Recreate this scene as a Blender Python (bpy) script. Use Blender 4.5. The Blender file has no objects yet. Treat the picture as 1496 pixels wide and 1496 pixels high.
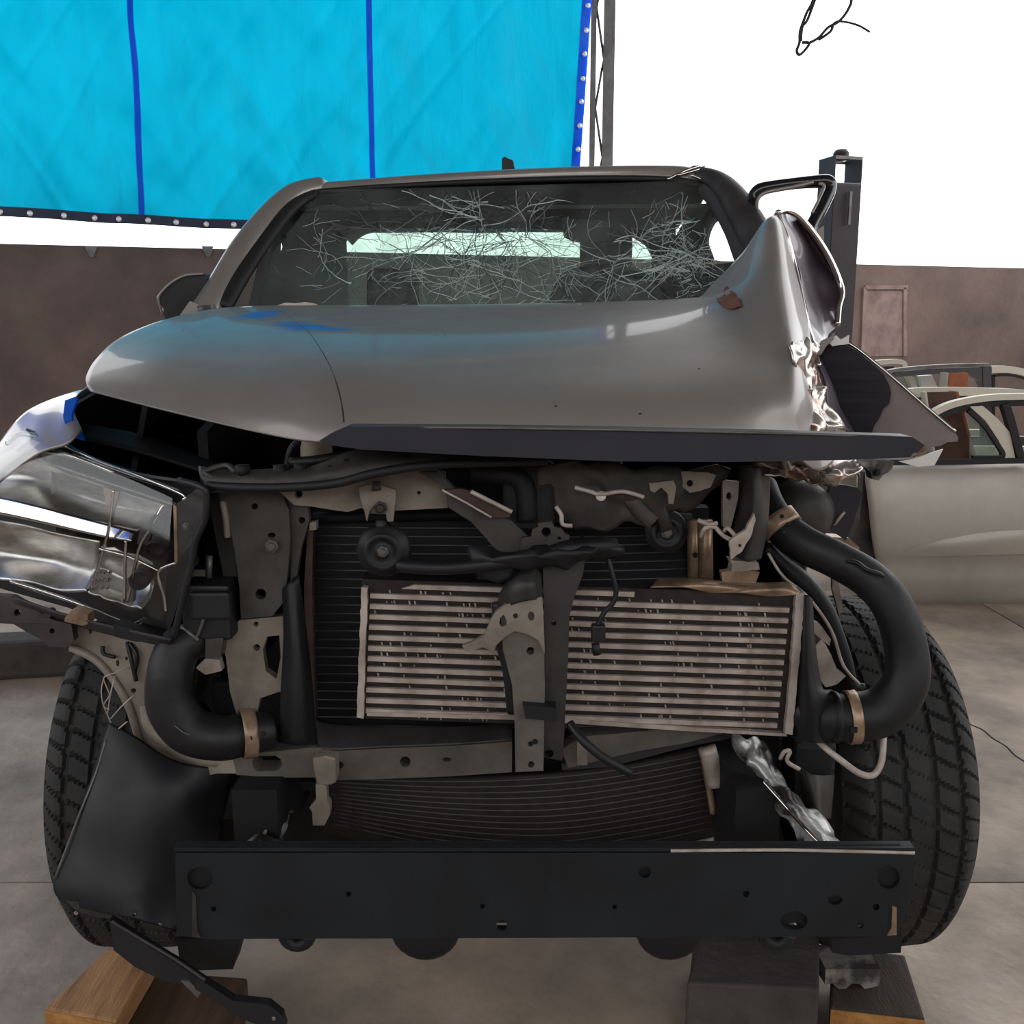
import bpy, bmesh, math, random
from mathutils import Vector, Matrix, noise
from mathutils.geometry import tessellate_polygon
random.seed(7)
C = bpy.context.scene
COL = C.collection
PI = math.pi

# ------------------------------------------------------------------ camera
FPX, PITCH, EYE = 1450.0, math.radians(10.5), 1.5
cam_d = bpy.data.cameras.new('camera'); cam = bpy.data.objects.new('camera', cam_d); COL.objects.link(cam)
cam.location = (0, 0, EYE); cam.rotation_euler = (math.radians(90) - PITCH, 0, 0)
cam_d.sensor_width = 36; cam_d.lens = 36 * FPX / 1496; cam_d.clip_start = .02; cam_d.clip_end = 500
C.camera = cam

# ------------------------------------------------------------------ light
C.view_settings.view_transform = 'Standard'; C.view_settings.look = 'None'
C.view_settings.exposure = 0.75; C.view_settings.gamma = 1; C.view_settings.use_curve_mapping = False
world = bpy.data.worlds.new('overcast_sky'); C.world = world; world.use_nodes = True
bgn = world.node_tree.nodes['Background']
bgn.inputs[0].default_value = (0.97, 0.985, 1.0, 1); bgn.inputs[1].default_value = 1.7
sun_d = bpy.data.lights.new('sun', 'SUN'); sun = bpy.data.objects.new('sun', sun_d); COL.objects.link(sun)
sun_d.energy = 2.2; sun_d.angle = math.radians(2.5); sun_d.color = (1, .95, .87)
SUN_FROM = Vector((-.30, .62, .80))
sun.rotation_euler = SUN_FROM.to_track_quat('Z', 'Y').to_euler()

# ------------------------------------------------------------------ helpers
CP, SP = math.cos(PITCH), math.sin(PITCH)
def P(px, py, d):
    """the place in the shed seen at (px, py) of the photograph and standing d metres in front of the lens"""
    a = (px - 748) / FPX; b = (748 - py) / FPX
    t = d / (CP + b * SP)
    return Vector((a * t, d, EYE + t * (b * CP - SP)))
def PZ(px, py, z):
    """the place seen at (px, py) that lies at height z"""
    a = (px - 748) / FPX; b = (748 - py) / FPX
    t = (z - EYE) / (b * CP - SP)
    return Vector((a * t, t * (CP + b * SP), z))
def lin(c):
    r = []
    for v in c:
        v /= 255
        r.append(v / 12.92 if v <= .04045 else ((v + .055) / 1.055) ** 2.4)
    return (*r, 1)
def smooth_path(pts, n=6):
    out = []
    m = len(pts)
    for i in range(m - 1):
        p0, p1, p2, p3 = pts[max(i-1, 0)], pts[i], pts[i+1], pts[min(i+2, m-1)]
        for k in range(n):
            t = k / n
            out.append(.5 * ((2*p1) + (p2-p0)*t + (2*p0-5*p1+4*p2-p3)*t*t + (3*p1-p0-3*p2+p3)*t**3))
    out.append(pts[-1].copy())
    return out
def ring(px, py, r, n=12, ry=None, a0=0):
    ry = ry or r
    return [(px + r*math.cos(a0 + 2*PI*k/n), py + ry*math.sin(a0 + 2*PI*k/n)) for k in range(n)]

class MB:
    """collects shapes; build() links them as one mesh object"""
    def __init__(s): s.v = []; s.f = []; s.sm = []
    def add(s, vs, fs, smooth=False):
        o = len(s.v); s.v += [Vector(v) for v in vs]
        for f in fs: s.f.append([i + o for i in f]); s.sm.append(smooth)
        return s
    def plate(s, outline, d, th=.004, holes=(), jag=0, push=None):
        """flat sheet: outline in photo units at depth d (number, or function of px,py), thickness th away from the lens"""
        df = d if callable(d) else (lambda x, y: d)
        def prep(loop):
            r = []
            for q in loop:
                x, y = q[0], q[1]; dd = q[2] if len(q) > 2 else df(x, y)
                r.append((x, y, dd))
            return r
        loops = [prep(outline)] + [prep(h) for h in holes]
        if jag:
            lp = []
            for i, q in enumerate(loops[0]):
                n = loops[0][(i+1) % len(loops[0])]
                lp.append(q)
                L = math.hypot(n[0]-q[0], n[1]-q[1])
                for k in range(1, int(L // 7)):
                    t = k / (L // 7)
                    lp.append((q[0]+(n[0]-q[0])*t+random.uniform(-jag, jag), q[1]+(n[1]-q[1])*t+random.uniform(-jag, jag), q[2]+(n[2]-q[2])*t))
            loops[0] = lp
        flat = [[Vector((q[0], -q[1], 0)) for q in lp] for lp in loops]
        tris = tessellate_polygon(flat)
        vs = [P(*q) for lp in loops for q in lp]; n = len(vs)
        off = push or Vector((0, th, 0))
        fs = []
        for t in tris:
            a, b, c = [flat_get(flat, i) for i in t]
            ar = (b-a).cross(c-a).z
            t = list(t) if ar > 0 else [t[0], t[2], t[1]]
            fs.append(t); fs.append([t[2]+n, t[1]+n, t[0]+n])
        o = 0
        for li, lp in enumerate(loops):
            m = len(lp)
            area = sum(lp[i][0]*lp[(i+1) % m][1]-lp[(i+1) % m][0]*lp[i][1] for i in range(m))
            fl = (area > 0) != (li > 0)
            for i in range(m):
                a, b = o+i, o+(i+1) % m
                fs.append([a, b, b+n, a+n] if fl else [b, a, a+n, b+n])
            o += m
        return s.add(vs + [v + off for v in vs], fs)
    def tube(s, pts, r, seg=10, smooth=6, world=False, flat=1.0, cap=True):
        w = [Vector(p) if world else P(*p) for p in pts]
        rs = list(r) if hasattr(r, '__len__') else [r]*len(w)
        if smooth:
            R = smooth_path([Vector((x, 0, 0)) for x in rs], smooth); w = smooth_path(w, smooth); rs = [q.x for q in R]
        vs = []; fs = []; up = None
        for i, p in enumerate(w):
            t = (w[min(i+1, len(w)-1)] - w[max(i-1, 0)])
            if t.length < 1e-9: t = Vector((0, 0, 1))
            t.normalize()
            if up is None:
                up = Vector((0, -1, 0)) if abs(t.y) < .8 else Vector((0, 0, 1))
            up = (up - t*up.dot(t))
            if up.length < 1e-6: up = t.orthogonal()
            up.normalize(); sd = t.cross(up)
            for k in range(seg):
                a = 2*PI*k/seg
                vs.append(p + up*math.cos(a)*rs[i]*flat + sd*math.sin(a)*rs[i])
        for i in range(len(w)-1):
            for k in range(seg):
                fs.append([i*seg+k, i*seg+(k+1) % seg, (i+1)*seg+(k+1) % seg, (i+1)*seg+k])
        if cap:
            fs.append(list(range(seg))[::-1]); fs.append([(len(w)-1)*seg+k for k in range(seg)])
        return s.add(vs, fs, True)
    def box(s, c, size, rot=None, bev=0):
        sx, sy, sz = size[0]/2, size[1]/2, size[2]/2
        vs = [Vector((x, y, z)) for z in (-sz, sz) for y in (-sy, sy) for x in (-sx, sx)]
        if rot: vs = [rot @ v for v in vs]
        vs = [v + Vector(c) for v in vs]
        return s.add(vs, [[0,2,3,1],[4,5,7,6],[0,1,5,4],[2,6,7,3],[0,4,6,2],[1,3,7,5]])
    def slab(s, a, b, c, d, n):
        """four corners swept by vector n"""
        vs = [Vector(q) for q in (a, b, c, d)]; n = Vector(n)
        return s.add(vs + [v+n for v in vs], [[0,1,2,3],[7,6,5,4],[0,4,5,1],[1,5,6,2],[2,6,7,3],[3,7,4,0]])
    def grid(s, rows, sub=6, wob=0, world=False, freq=14, wobf=None, smooth=True):
        """sheet that passes through a net of points"""
        W = [[Vector(q) if world else P(*q) for q in r] for r in rows]
        W = [smooth_path(r, sub) for r in W]
        cols = [smooth_path([W[i][j] for i in range(len(W))], sub) for j in range(len(W[0]))]
        nr, nc = len(cols[0]), len(cols)
        vs = []
        for i in range(nr):
            for j in range(nc):
                p = cols[j][i].copy()
                if wob:
                    k = wob if wobf is None else wob*wobf(j/(nc-1), i/(nr-1))
                    if k: p += Vector((noise.noise(p*freq), noise.noise(p*freq+Vector((9,3,1))), noise.noise(p*freq+Vector((1,7,4)))))*k
                vs.append(p)
        fs = [[i*nc+j, i*nc+j+1, (i+1)*nc+j+1, (i+1)*nc+j] for i in range(nr-1) for j in range(nc-1)]
        return s.add(vs, fs, smooth)
    def lathe(s, prof, c, axis=(0,1,0), n=24, smooth=True):
        """prof = [(radius, along)], closed by its ends at radius 0 if given"""
        ax = Vector(axis).normalized(); u = ax.orthogonal().normalized(); w = ax.cross(u); c = Vector(c)
        vs = []; fs = []
        for r, a in prof:
            for k in range(n):
                t = 2*PI*k/n; vs.append(c + ax*a + (u*math.cos(t)+w*math.sin(t))*r)
        for i in range(len(prof)-1):
            for k in range(n):
                fs.append([i*n+k, (i+1)*n+k, (i+1)*n+(k+1) % n, i*n+(k+1) % n])
        return s.add(vs, fs, smooth)
    def disc(s, px, py, d, rpx, th=.02, n=20, axis=(0,1,0)):
        r = rpx*d/FPX*1.02
        return s.lathe([(0,0),(r*.86,0),(r,.15*th),(r,th),(0,th)], P(px,py,d), axis, n)
    def bolt(s, px, py, d, rpx=6):
        r = rpx*d/FPX
        return s.lathe([(0,-r*1.0),(r*.8,-r*1.0),(r,-r*.8),(r,-r*.1),(r*1.5,-r*.1),(r*1.5,0.002),(0,.002)], P(px,py,d), (0,1,0), 6, False)
    def build(s, name, m, parent=None, solid=0, bevel=0, weld=False, recalc=False):
        c = Vector((0,0,0))
        for v in s.v: c += v
        c /= max(1, len(s.v))
        me = bpy.data.meshes.new(name); me.from_pydata([v-c for v in s.v], [], s.f); me.validate()
        if len(me.polygons) == len(s.sm): me.polygons.foreach_set('use_smooth', s.sm)
        if recalc or weld:
            bm = bmesh.new(); bm.from_mesh(me)
            if weld: bmesh.ops.remove_doubles(bm, verts=bm.verts, dist=1e-5)
            bmesh.ops.recalc_face_normals(bm, faces=bm.faces); bm.to_mesh(me); bm.free()
        me.materials.append(m)
        o = bpy.data.objects.new(name, me); COL.objects.link(o); o.location = c
        if parent: attach(o, parent)
        if solid:
            md = o.modifiers.new('thickness', 'SOLIDIFY'); md.thickness = solid; md.offset = 0
        if bevel:
            md = o.modifiers.new('edge', 'BEVEL'); md.width = bevel; md.segments = 2; md.limit_method = 'ANGLE'
        return o
def flat_get(fl, i):
    for l in fl:
        if i < len(l): return l[i]
        i -= len(l)
def wpos(o):
    p = Vector((0,0,0))
    q = Vector(o['wloc']) if 'wloc' in o else None
    return q if q is not None else o.location.copy()
WL = {}
def attach(o, parent):
    WL[o.name] = o.location.copy()
    pl = WL.get(parent.name, parent.location)
    o.parent = parent; o.location = o.location - pl
def thing(name, label, cat, loc, group=None):
    o = bpy.data.objects.new(name, None); COL.objects.link(o); o.location = loc; o.empty_display_size = .1
    o['label'] = label; o['category'] = cat
    if group: o['group'] = group
    return o
def tag(o, label, cat, group=None):
    o['label'] = label; o['category'] = cat
    if group: o['group'] = group
    return o
def struct(o): o['kind'] = 'structure'; return o
def stuff(o): o['kind'] = 'stuff'; return o

# ------------------------------------------------------------------ materials
def mat(name, c1, rough=.6, metal=0, c2=None, scale=6, bump=0, bscale=40, coat=0, rvar=0, detail=5, lo=.38, hi=.68, spec=.5, aniso=None):
    m = bpy.data.materials.new(name); m.use_nodes = True; nt = m.node_tree; N = nt.nodes; L = nt.links
    b = N['Principled BSDF']; b.inputs['Base Color'].default_value = lin(c1)
    b.inputs['Roughness'].default_value = rough; b.inputs['Metallic'].default_value = metal
    b.inputs['Specular IOR Level'].default_value = spec
    if coat: b.inputs['Coat Weight'].default_value = coat; b.inputs['Coat Roughness'].default_value = .06
    tc = N.new('ShaderNodeTexCoord')
    src = tc.outputs['Object']
    if aniso:
        mp = N.new('ShaderNodeMapping'); mp.inputs['Scale'].default_value = aniso; L.new(src, mp.inputs[0]); src = mp.outputs[0]
    if c2 is not None or rvar:
        nz = N.new('ShaderNodeTexNoise'); nz.inputs['Scale'].default_value = scale; nz.inputs['Detail'].default_value = detail
        nz.inputs['Roughness'].default_value = .62
        L.new(src, nz.inputs['Vector'])
        rp = N.new('ShaderNodeMapRange'); rp.inputs[1].default_value = lo; rp.inputs[2].default_value = hi
        L.new(nz.outputs['Fac'], rp.inputs[0])
        if c2 is not None:
            mx = N.new('ShaderNodeMix'); mx.data_type = 'RGBA'
            mx.inputs[6].default_value = lin(c1); mx.inputs[7].default_value = lin(c2)
            L.new(rp.outputs[0], mx.inputs[0]); L.new(mx.outputs[2], b.inputs['Base Color'])
        if rvar:
            r2 = N.new('ShaderNodeMapRange'); r2.inputs[3].default_value = rough; r2.inputs[4].default_value = min(1, rough+rvar)
            L.new(rp.outputs[0], r2.inputs[0]); L.new(r2.outputs[0], b.inputs['Roughness'])
    if bump:
        nb = N.new('ShaderNodeTexNoise'); nb.inputs['Scale'].default_value = bscale; nb.inputs['Detail'].default_value = 6
        L.new(src, nb.inputs['Vector'])
        bp = N.new('ShaderNodeBump'); bp.inputs['Strength'].default_value = bump; bp.inputs['Distance'].default_value = .01
        L.new(nb.outputs['Fac'], bp.inputs['Height']); L.new(bp.outputs[0], b.inputs['Normal'])
    return m

M = {}
M['concrete'] = mat('floor_concrete', (182,162,144), .5, c2=(118,108,100), scale=1.9, bump=.45, bscale=26, rvar=.25, detail=9)
M['render_wall'] = mat('rendered_wall', (110,92,86), .85, c2=(80,68,64), scale=1.3, bump=.5, bscale=18, detail=8)
M['roof_sheet'] = mat('roof_sheet', (120,118,116), .5, .3)
M['steel_dark'] = mat('dark_steel', (62,54,60), .6, .05, c2=(50,46,46), scale=9)
M['steel_mid'] = mat('mid_steel', (120,118,116), .45, .5, c2=(92,86,82), scale=7)
M['cord'] = mat('black_cord', (30,28,28), .6)
M['paint'] = mat('silver_paint', (146,139,134), .3, .4, c2=(136,128,122), scale=3, coat=.6, rvar=.12)
M['paint_inner'] = mat('body_primer', (150,140,128), .45, .15, c2=(112,102,92), scale=9, rvar=.2)
M['paint_grey'] = mat('grey_bracket', (74,71,70), .5, .4, c2=(50,47,46), scale=10)
M['paint_dirty'] = mat('dusty_support', (78,73,69), .6, .2, c2=(52,48,46), scale=12)
M['alu'] = mat('dull_aluminium', (200,188,178), .45, .2, c2=(150,132,122), scale=16, detail=8)
M['fin'] = mat('fin_core', (34,27,26), .7, .2, c2=(52,42,38), scale=60)
M['core'] = mat('radiator_core', (12,12,18), .6, .3, c2=(19,18,22), scale=40)
M['tubeline'] = mat('radiator_tube', (96,96,100), .45, .5)
M['black_plastic'] = mat('black_plastic', (15,16,20), .45, c2=(23,23,27), scale=8, rvar=.2)
M['black_gloss'] = mat('black_gloss', (16,16,19), .22, coat=.4)
M['rubber'] = mat('hose_rubber', (14,14,17), .45, c2=(24,23,25), scale=10, bump=.1, bscale=60, rvar=.2)
M['tyre'] = mat('tyre_rubber', (32,31,31), .75, c2=(48,46,43), scale=14, bump=.25, bscale=90)
M['beam'] = mat('beam_black_paint', (16,22,27), .45, .1, c2=(24,30,36), scale=6, bump=.12, bscale=70, rvar=.25)
M['garnish'] = mat('garnish_dark', (40,40,50), .5, c2=(48,48,58), scale=5)
M['chrome'] = mat('bright_metal', (220,216,212), .12, 1.0, c2=(190,184,178), scale=12)
M['lamp_metal'] = mat('lamp_reflector', (150,146,140), .3, .8, c2=(210,206,200), scale=5, aniso=(2,2,7), detail=3)
M['fender_mauve'] = mat('fender_mauve_grey', (96,84,92), .35, .3, c2=(84,72,80), scale=4, coat=.3)  # duller mauve grey than the silver body paint
M['flap'] = mat('flap_paint', (152,138,136), .5, .1, c2=(136,122,120), scale=5)
M['brown_dull'] = mat('dull_brown_metal', (80,58,52), .6, .2, c2=(58,44,42), scale=16)
M['support'] = mat('support_primer', (116,109,101), .5, .15, c2=(88,82,76), scale=9, rvar=.2)
M['horn_steel'] = mat('buckled_steel', (190,190,188), .35, .5, c2=(62,56,54), scale=13, lo=.45, hi=.56, bump=.4, bscale=30)
M['torn'] = mat('torn_metal', (200,194,188), .25, .8, c2=(150,112,94), scale=22, lo=.5, hi=.62)
M['clamp'] = mat('clamp_steel', (176,150,124), .4, .5, c2=(120,96,80), scale=22)
M['rust'] = mat('rust', (112,66,48), .85, c2=(84,46,34), scale=24)
M['engine_dark'] = mat('engine_dark', (8,8,11), .7, c2=(14,13,16), scale=7)
M['lining'] = mat('liner_dark', (24,20,32), .6, c2=(38,28,40), scale=5)
M['cream'] = mat('cream_plastic', (206,196,176), .5)
M['hub'] = mat('wheel_steel', (60,60,64), .45, .6)
M['wood_low'] = mat('timber_shaded', (94,70,52), .8, c2=(66,48,36), scale=3, bump=.4, bscale=30, aniso=(14,1.2,10))  # lower plank's wood colour darkened for the shadow it lies in
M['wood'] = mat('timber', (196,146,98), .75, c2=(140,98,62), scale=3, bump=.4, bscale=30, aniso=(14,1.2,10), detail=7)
M['wood_dark'] = mat('timber_dark', (74,62,54), .8, c2=(52,43,38), scale=3, bump=.4, bscale=30, aniso=(12,1.4,10))
M['wood_end'] = mat('timber_end', (196,142,78), .8, c2=(150,98,50), scale=30, bump=.3, bscale=60)
M['block'] = mat('concrete_block', (80,74,70), .85, c2=(58,53,50), scale=6, bump=.5, bscale=45)
M['worn'] = mat('worn_block', (150,142,136), .7, c2=(60,56,54), scale=14, bump=.5, bscale=40, lo=.42, hi=.6)
M['brown_post'] = mat('brown_channel', (96,62,50), .7, c2=(70,46,38), scale=8)
M['orange_post'] = mat('orange_channel', (170,98,62), .7, c2=(140,76,48), scale=8)
M['door_silver'] = mat('door_silver', (182,176,166), .4, .25, c2=(166,158,148), scale=2.2, rvar=.15)
M['door_cream'] = mat('door_cream', (214,206,190), .4, .1)
M['door_dark'] = mat('door_dark', (72,70,72), .5, .1)
M['seal'] = mat('rubber_seal', (17,16,18), .6)
M['seat'] = mat('seat_cloth', (104,102,104), .9, c2=(60,58,60), scale=20)
M['cab'] = mat('cab_trim', (58,56,58), .8)
M['white_bit'] = mat('white_plastic', (225,222,216), .35)
M['patch'] = mat('wall_patch', (140,120,114), .9, c2=(108,90,86), scale=5)

def tarp_mat(name, col, t):
    m = bpy.data.materials.new(name); m.use_nodes = True; N = m.node_tree.nodes; L = m.node_tree.links
    for n in list(N): N.remove(n)
    out = N.new('ShaderNodeOutputMaterial'); mix = N.new('ShaderNodeMixShader'); a = N.new('ShaderNodeBsdfTranslucent'); b = N.new('ShaderNodeBsdfPrincipled')
    tc = N.new('ShaderNodeTexCoord'); mp = N.new('ShaderNodeMapping'); mp.inputs['Scale'].default_value = (3, 3, .7); mp.inputs['Rotation'].default_value = (0, .5, 0)
    nz = N.new('ShaderNodeTexNoise'); nz.inputs['Scale'].default_value = 1.6; nz.inputs['Detail'].default_value = 7; nz.inputs['Distortion'].default_value = .6
    L.new(tc.outputs['Object'], mp.inputs[0]); L.new(mp.outputs[0], nz.inputs['Vector'])
    mx = N.new('ShaderNodeMix'); mx.data_type = 'RGBA'; c = lin(col)
    mx.inputs[6].default_value = (c[0]*.66, c[1]*.66, c[2]*.70, 1); mx.inputs[7].default_value = (min(1,c[0]*1.05), min(1,c[1]*1.05), min(1,c[2]*1.05), 1)
    L.new(nz.outputs['Fac'], mx.inputs[0]); L.new(mx.outputs[2], a.inputs['Color']); L.new(mx.outputs[2], b.inputs['Base Color']); b.inputs['Roughness'].default_value = .5
    bp = N.new('ShaderNodeBump'); bp.inputs['Strength'].default_value = .6; bp.inputs['Distance'].default_value = .05
    L.new(nz.outputs['Fac'], bp.inputs['Height']); L.new(bp.outputs[0], a.inputs['Normal']); L.new(bp.outputs[0], b.inputs['Normal'])
    mix.inputs[0].default_value = t; L.new(b.outputs[0], mix.inputs[1]); L.new(a.outputs[0], mix.inputs[2]); L.new(mix.outputs[0], out.inputs[0])
    return m
M['tarp'] = tarp_mat('blue_tarpaulin', (0,122,150), .85)
M['tarp_seam'] = tarp_mat('tarpaulin_seam', (20,135,250), .6)
M['tarp_added'] = tarp_mat('added_deep_blue_sheet', (0,84,170), .75)
M['tarp_hem'] = mat('tarpaulin_hem', (22,34,60), .6)
M['eyelet'] = mat('eyelet', (236,236,236), .3, .4)

def glass_mat(name, tint, gloss=.10, haze=.0, rough=.02):
    m = bpy.data.materials.new(name); m.use_nodes = True; N = m.node_tree.nodes; L = m.node_tree.links
    for n in list(N): N.remove(n)
    out = N.new('ShaderNodeOutputMaterial'); t = N.new('ShaderNodeBsdfTransparent'); t.inputs[0].default_value = (*tint, 1)
    g = N.new('ShaderNodeBsdfGlossy'); g.inputs['Roughness'].default_value = rough
    lw = N.new('ShaderNodeLayerWeight'); lw.inputs[0].default_value = .5
    pw = N.new('ShaderNodeMath'); pw.operation = 'POWER'; pw.inputs[1].default_value = 5.0; L.new(lw.outputs['Facing'], pw.inputs[0])
    mx = N.new('ShaderNodeMixShader'); ad = N.new('ShaderNodeMath'); ad.operation = 'MULTIPLY_ADD'; ad.inputs[1].default_value = 1-gloss; ad.inputs[2].default_value = gloss
    L.new(pw.outputs[0], ad.inputs[0]); L.new(ad.outputs[0], mx.inputs[0]); L.new(t.outputs[0], mx.inputs[1]); L.new(g.outputs[0], mx.inputs[2])
    last = mx
    if haze:
        df = N.new('ShaderNodeBsdfDiffuse'); df.inputs[0].default_value = (.62, .66, .64, 1)
        tl = N.new('ShaderNodeBsdfTranslucent'); tl.inputs[0].default_value = (.55, .62, .6, 1)
        m3 = N.new('ShaderNodeMixShader'); m3.inputs[0].default_value = .5; L.new(df.outputs[0], m3.inputs[1]); L.new(tl.outputs[0], m3.inputs[2])
        tc = N.new('ShaderNodeTexCoord'); nz = N.new('ShaderNodeTexNoise'); nz.inputs['Scale'].default_value = 7; nz.inputs['Detail'].default_value = 6
        L.new(tc.outputs['Object'], nz.inputs['Vector'])
        mr = N.new('ShaderNodeMapRange'); mr.inputs[1].default_value = .35; mr.inputs[2].default_value = .75; mr.inputs[3].default_value = haze*.4; mr.inputs[4].default_value = haze*1.6
        L.new(nz.outputs['Fac'], mr.inputs[0])
        m2 = N.new('ShaderNodeMixShader'); L.new(mr.outputs[0], m2.inputs[0]); L.new(mx.outputs[0], m2.inputs[1]); L.new(m3.outputs[0], m2.inputs[2]); last = m2
    L.new(last.outputs[0], out.inputs[0])
    return m
M['glass'] = glass_mat('laminated_glass', (.76,.85,.80), .05, .15)
M['lens'] = glass_mat('clear_lens', (.93,.94,.94), .06, 0, .16)
M['crack'] = mat('crack_edge', (150,162,158), .3, .2)
M['crack_dark'] = mat('dark_crack_edge', (46,52,52), .4)

# bonnet paint: silver with noise-edged blue patches and a few chips
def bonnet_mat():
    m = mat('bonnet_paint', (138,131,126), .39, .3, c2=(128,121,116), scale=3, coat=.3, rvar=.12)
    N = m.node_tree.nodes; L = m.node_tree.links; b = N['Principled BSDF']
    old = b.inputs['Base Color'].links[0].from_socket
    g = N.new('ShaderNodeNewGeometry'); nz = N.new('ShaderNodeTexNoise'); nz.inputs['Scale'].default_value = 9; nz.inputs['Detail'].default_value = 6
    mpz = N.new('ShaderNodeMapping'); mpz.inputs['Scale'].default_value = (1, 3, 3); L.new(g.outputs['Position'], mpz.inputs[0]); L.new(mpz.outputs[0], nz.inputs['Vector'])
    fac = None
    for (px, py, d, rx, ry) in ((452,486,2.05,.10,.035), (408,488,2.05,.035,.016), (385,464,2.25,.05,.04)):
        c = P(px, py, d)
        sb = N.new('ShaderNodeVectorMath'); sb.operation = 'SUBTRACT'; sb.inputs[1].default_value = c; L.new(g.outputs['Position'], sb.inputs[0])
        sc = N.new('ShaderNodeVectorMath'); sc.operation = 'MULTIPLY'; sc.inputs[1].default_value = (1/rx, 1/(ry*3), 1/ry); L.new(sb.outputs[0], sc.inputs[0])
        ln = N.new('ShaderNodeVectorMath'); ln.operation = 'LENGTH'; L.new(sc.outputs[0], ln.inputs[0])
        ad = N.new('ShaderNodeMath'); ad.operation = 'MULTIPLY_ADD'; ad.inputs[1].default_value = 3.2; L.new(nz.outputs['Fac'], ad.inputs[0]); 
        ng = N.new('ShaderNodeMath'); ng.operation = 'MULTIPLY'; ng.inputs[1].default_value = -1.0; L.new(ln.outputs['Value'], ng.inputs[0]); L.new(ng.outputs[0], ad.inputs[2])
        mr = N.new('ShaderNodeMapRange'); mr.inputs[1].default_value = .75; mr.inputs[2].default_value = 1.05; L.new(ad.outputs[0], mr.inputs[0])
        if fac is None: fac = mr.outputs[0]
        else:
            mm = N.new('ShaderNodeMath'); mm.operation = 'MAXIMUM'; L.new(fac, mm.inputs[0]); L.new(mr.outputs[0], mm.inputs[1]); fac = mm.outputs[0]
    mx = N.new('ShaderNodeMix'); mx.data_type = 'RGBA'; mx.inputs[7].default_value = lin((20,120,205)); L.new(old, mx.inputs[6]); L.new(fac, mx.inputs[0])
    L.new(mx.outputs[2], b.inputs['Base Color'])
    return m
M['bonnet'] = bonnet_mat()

# ================================================================== SETTING
GL = Vector((-9, -7, 0))
fl = MB()
xs = [-9, -6.1, -3.3, 2.6, 4.9, 7, 9]; ys = [-7, -3.5, -.5, 2.5, 5.6, 9, 13]
floor = struct(MB().box((0, 3, -.1), (18, 20, .16)).build('floor', M['seal']))
k = 0
for i in range(6):
    for j in range(6):
        w = MB(); g = .004
        w.box(((xs[i]+xs[i+1])/2, (ys[j]+ys[j+1])/2, -.02+.0), (xs[i+1]-xs[i]-g*2, ys[j+1]-ys[j]-g*2, .04))
        o = w.build('concrete_slab', M['concrete'], floor)
fc = MB(); fp = [PZ(x, y, .0015) for x, y in ((1400,1046),(1418,1058),(1436,1066),(1450,1078),(1470,1090),(1484,1104),(1510,1120))]
fc.tube(fp, .003, 5, 4, True, flat=.3); fc.build('floor_crack', M['seal'], floor)
# rear wall, built square to itself: low rendered wall, open above
WA = Vector((-7.3, 7.351, 0)); WB = Vector((8.5, 12.65, 0)); wd = (WB-WA).normalized(); wn = Vector((wd.y, -wd.x, 0))
wall_back = MB().slab(WA, WB, WB+Vector((0,0,2.18)), WA+Vector((0,0,2.18)), -wn*.2)
wall_back = struct(wall_back.build('wall_back', M['render_wall'], recalc=True))
def on_wall(px, py):
    # where the sight line meets the wall face
    d0 = P(px, py, 1.0) - Vector((0,0,EYE)); t = (WA - Vector((0,0,EYE))).dot(wn) / d0.dot(wn)
    return Vector((0,0,EYE)) + d0*t
cp = MB()
for a, b in (((1262,420),(1324,420)), ((1262,420),(1258,520)), ((1320,420),(1320,520))):
    A, B = on_wall(*a), on_wall(*b); t = (B-A).normalized(); n2 = t.cross(wn)*.022
    cp.slab(A-n2, B-n2, B+n2, A+n2, wn*.03)
cp.build('plaster_ridge', M['patch'], wall_back, recalc=True)
A, B = on_wall(1266,424), on_wall(1318,520)
cp = MB().slab(A, Vector((B.x,B.y,A.z)), B, Vector((A.x,A.y,B.z)), wn*.012); cp.build('plaster_patch', M['patch'], wall_back, recalc=True)
for px in (133, 303):
    A = on_wall(px, 360); w = MB()
    w.slab(A+wd*-.05, A+wd*.05, A+wd*.012-Vector((0,0,.09)), A-wd*.012-Vector((0,0,.09)), wn*.03); w.build('wall_clip', M['steel_mid'], wall_back, recalc=True)
wall_left = struct(MB().box((-7.2, 1, 1.1), (.2, 15, 2.2)).build('wall_left', M['render_wall']))
wall_right = struct(MB().box((8.0, 2, 1.1), (.2, 20, 2.2)).build('wall_right', M['render_wall']))
wall_front = struct(MB().box((0.4, -6.4, 1.5), (15.4, .2, 3.0)).build('wall_front', M['render_wall']))
ceiling = MB()
n = 120
rows = []
vs = []; fs = []
for i in range(n+1):
    x = -7.6 + 16*i/n; z = 5.6 + (.03 if i % 2 else 0)
    vs += [(x, -6.8, z), (x, 9.3+ .335*(x+1) if x < 1.6 else 6.4, z)]  # unseen right part cut short to let sky brighten the floor
for i in range(n): fs.append([2*i, 2*i+1, 2*i+3, 2*i+2])
ceiling.add(vs, fs); ceiling = struct(ceiling.build('ceiling', M['roof_sheet'], solid=.004))
for y in (-6, -3, 0, 3, 6):
    MB().box((.4, y, 5.5), (15.8, .08, .14)).build('purlin', M['steel_mid'], ceiling)

# low kerb of broken concrete along the left, behind the truck
kb = MB()
A, B = PZ(-260, 1010, 0), PZ(330, 975, 0)
kb.slab(A, B, B+Vector((0,.18,0)), A+Vector((0,.18,0)), (0,0,.17)); o = struct(kb.build('trim_1', M['block'], bevel=.02, recalc=True)); o['label'] = 'low dark concrete kerb on the floor behind the front tyre'

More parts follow.
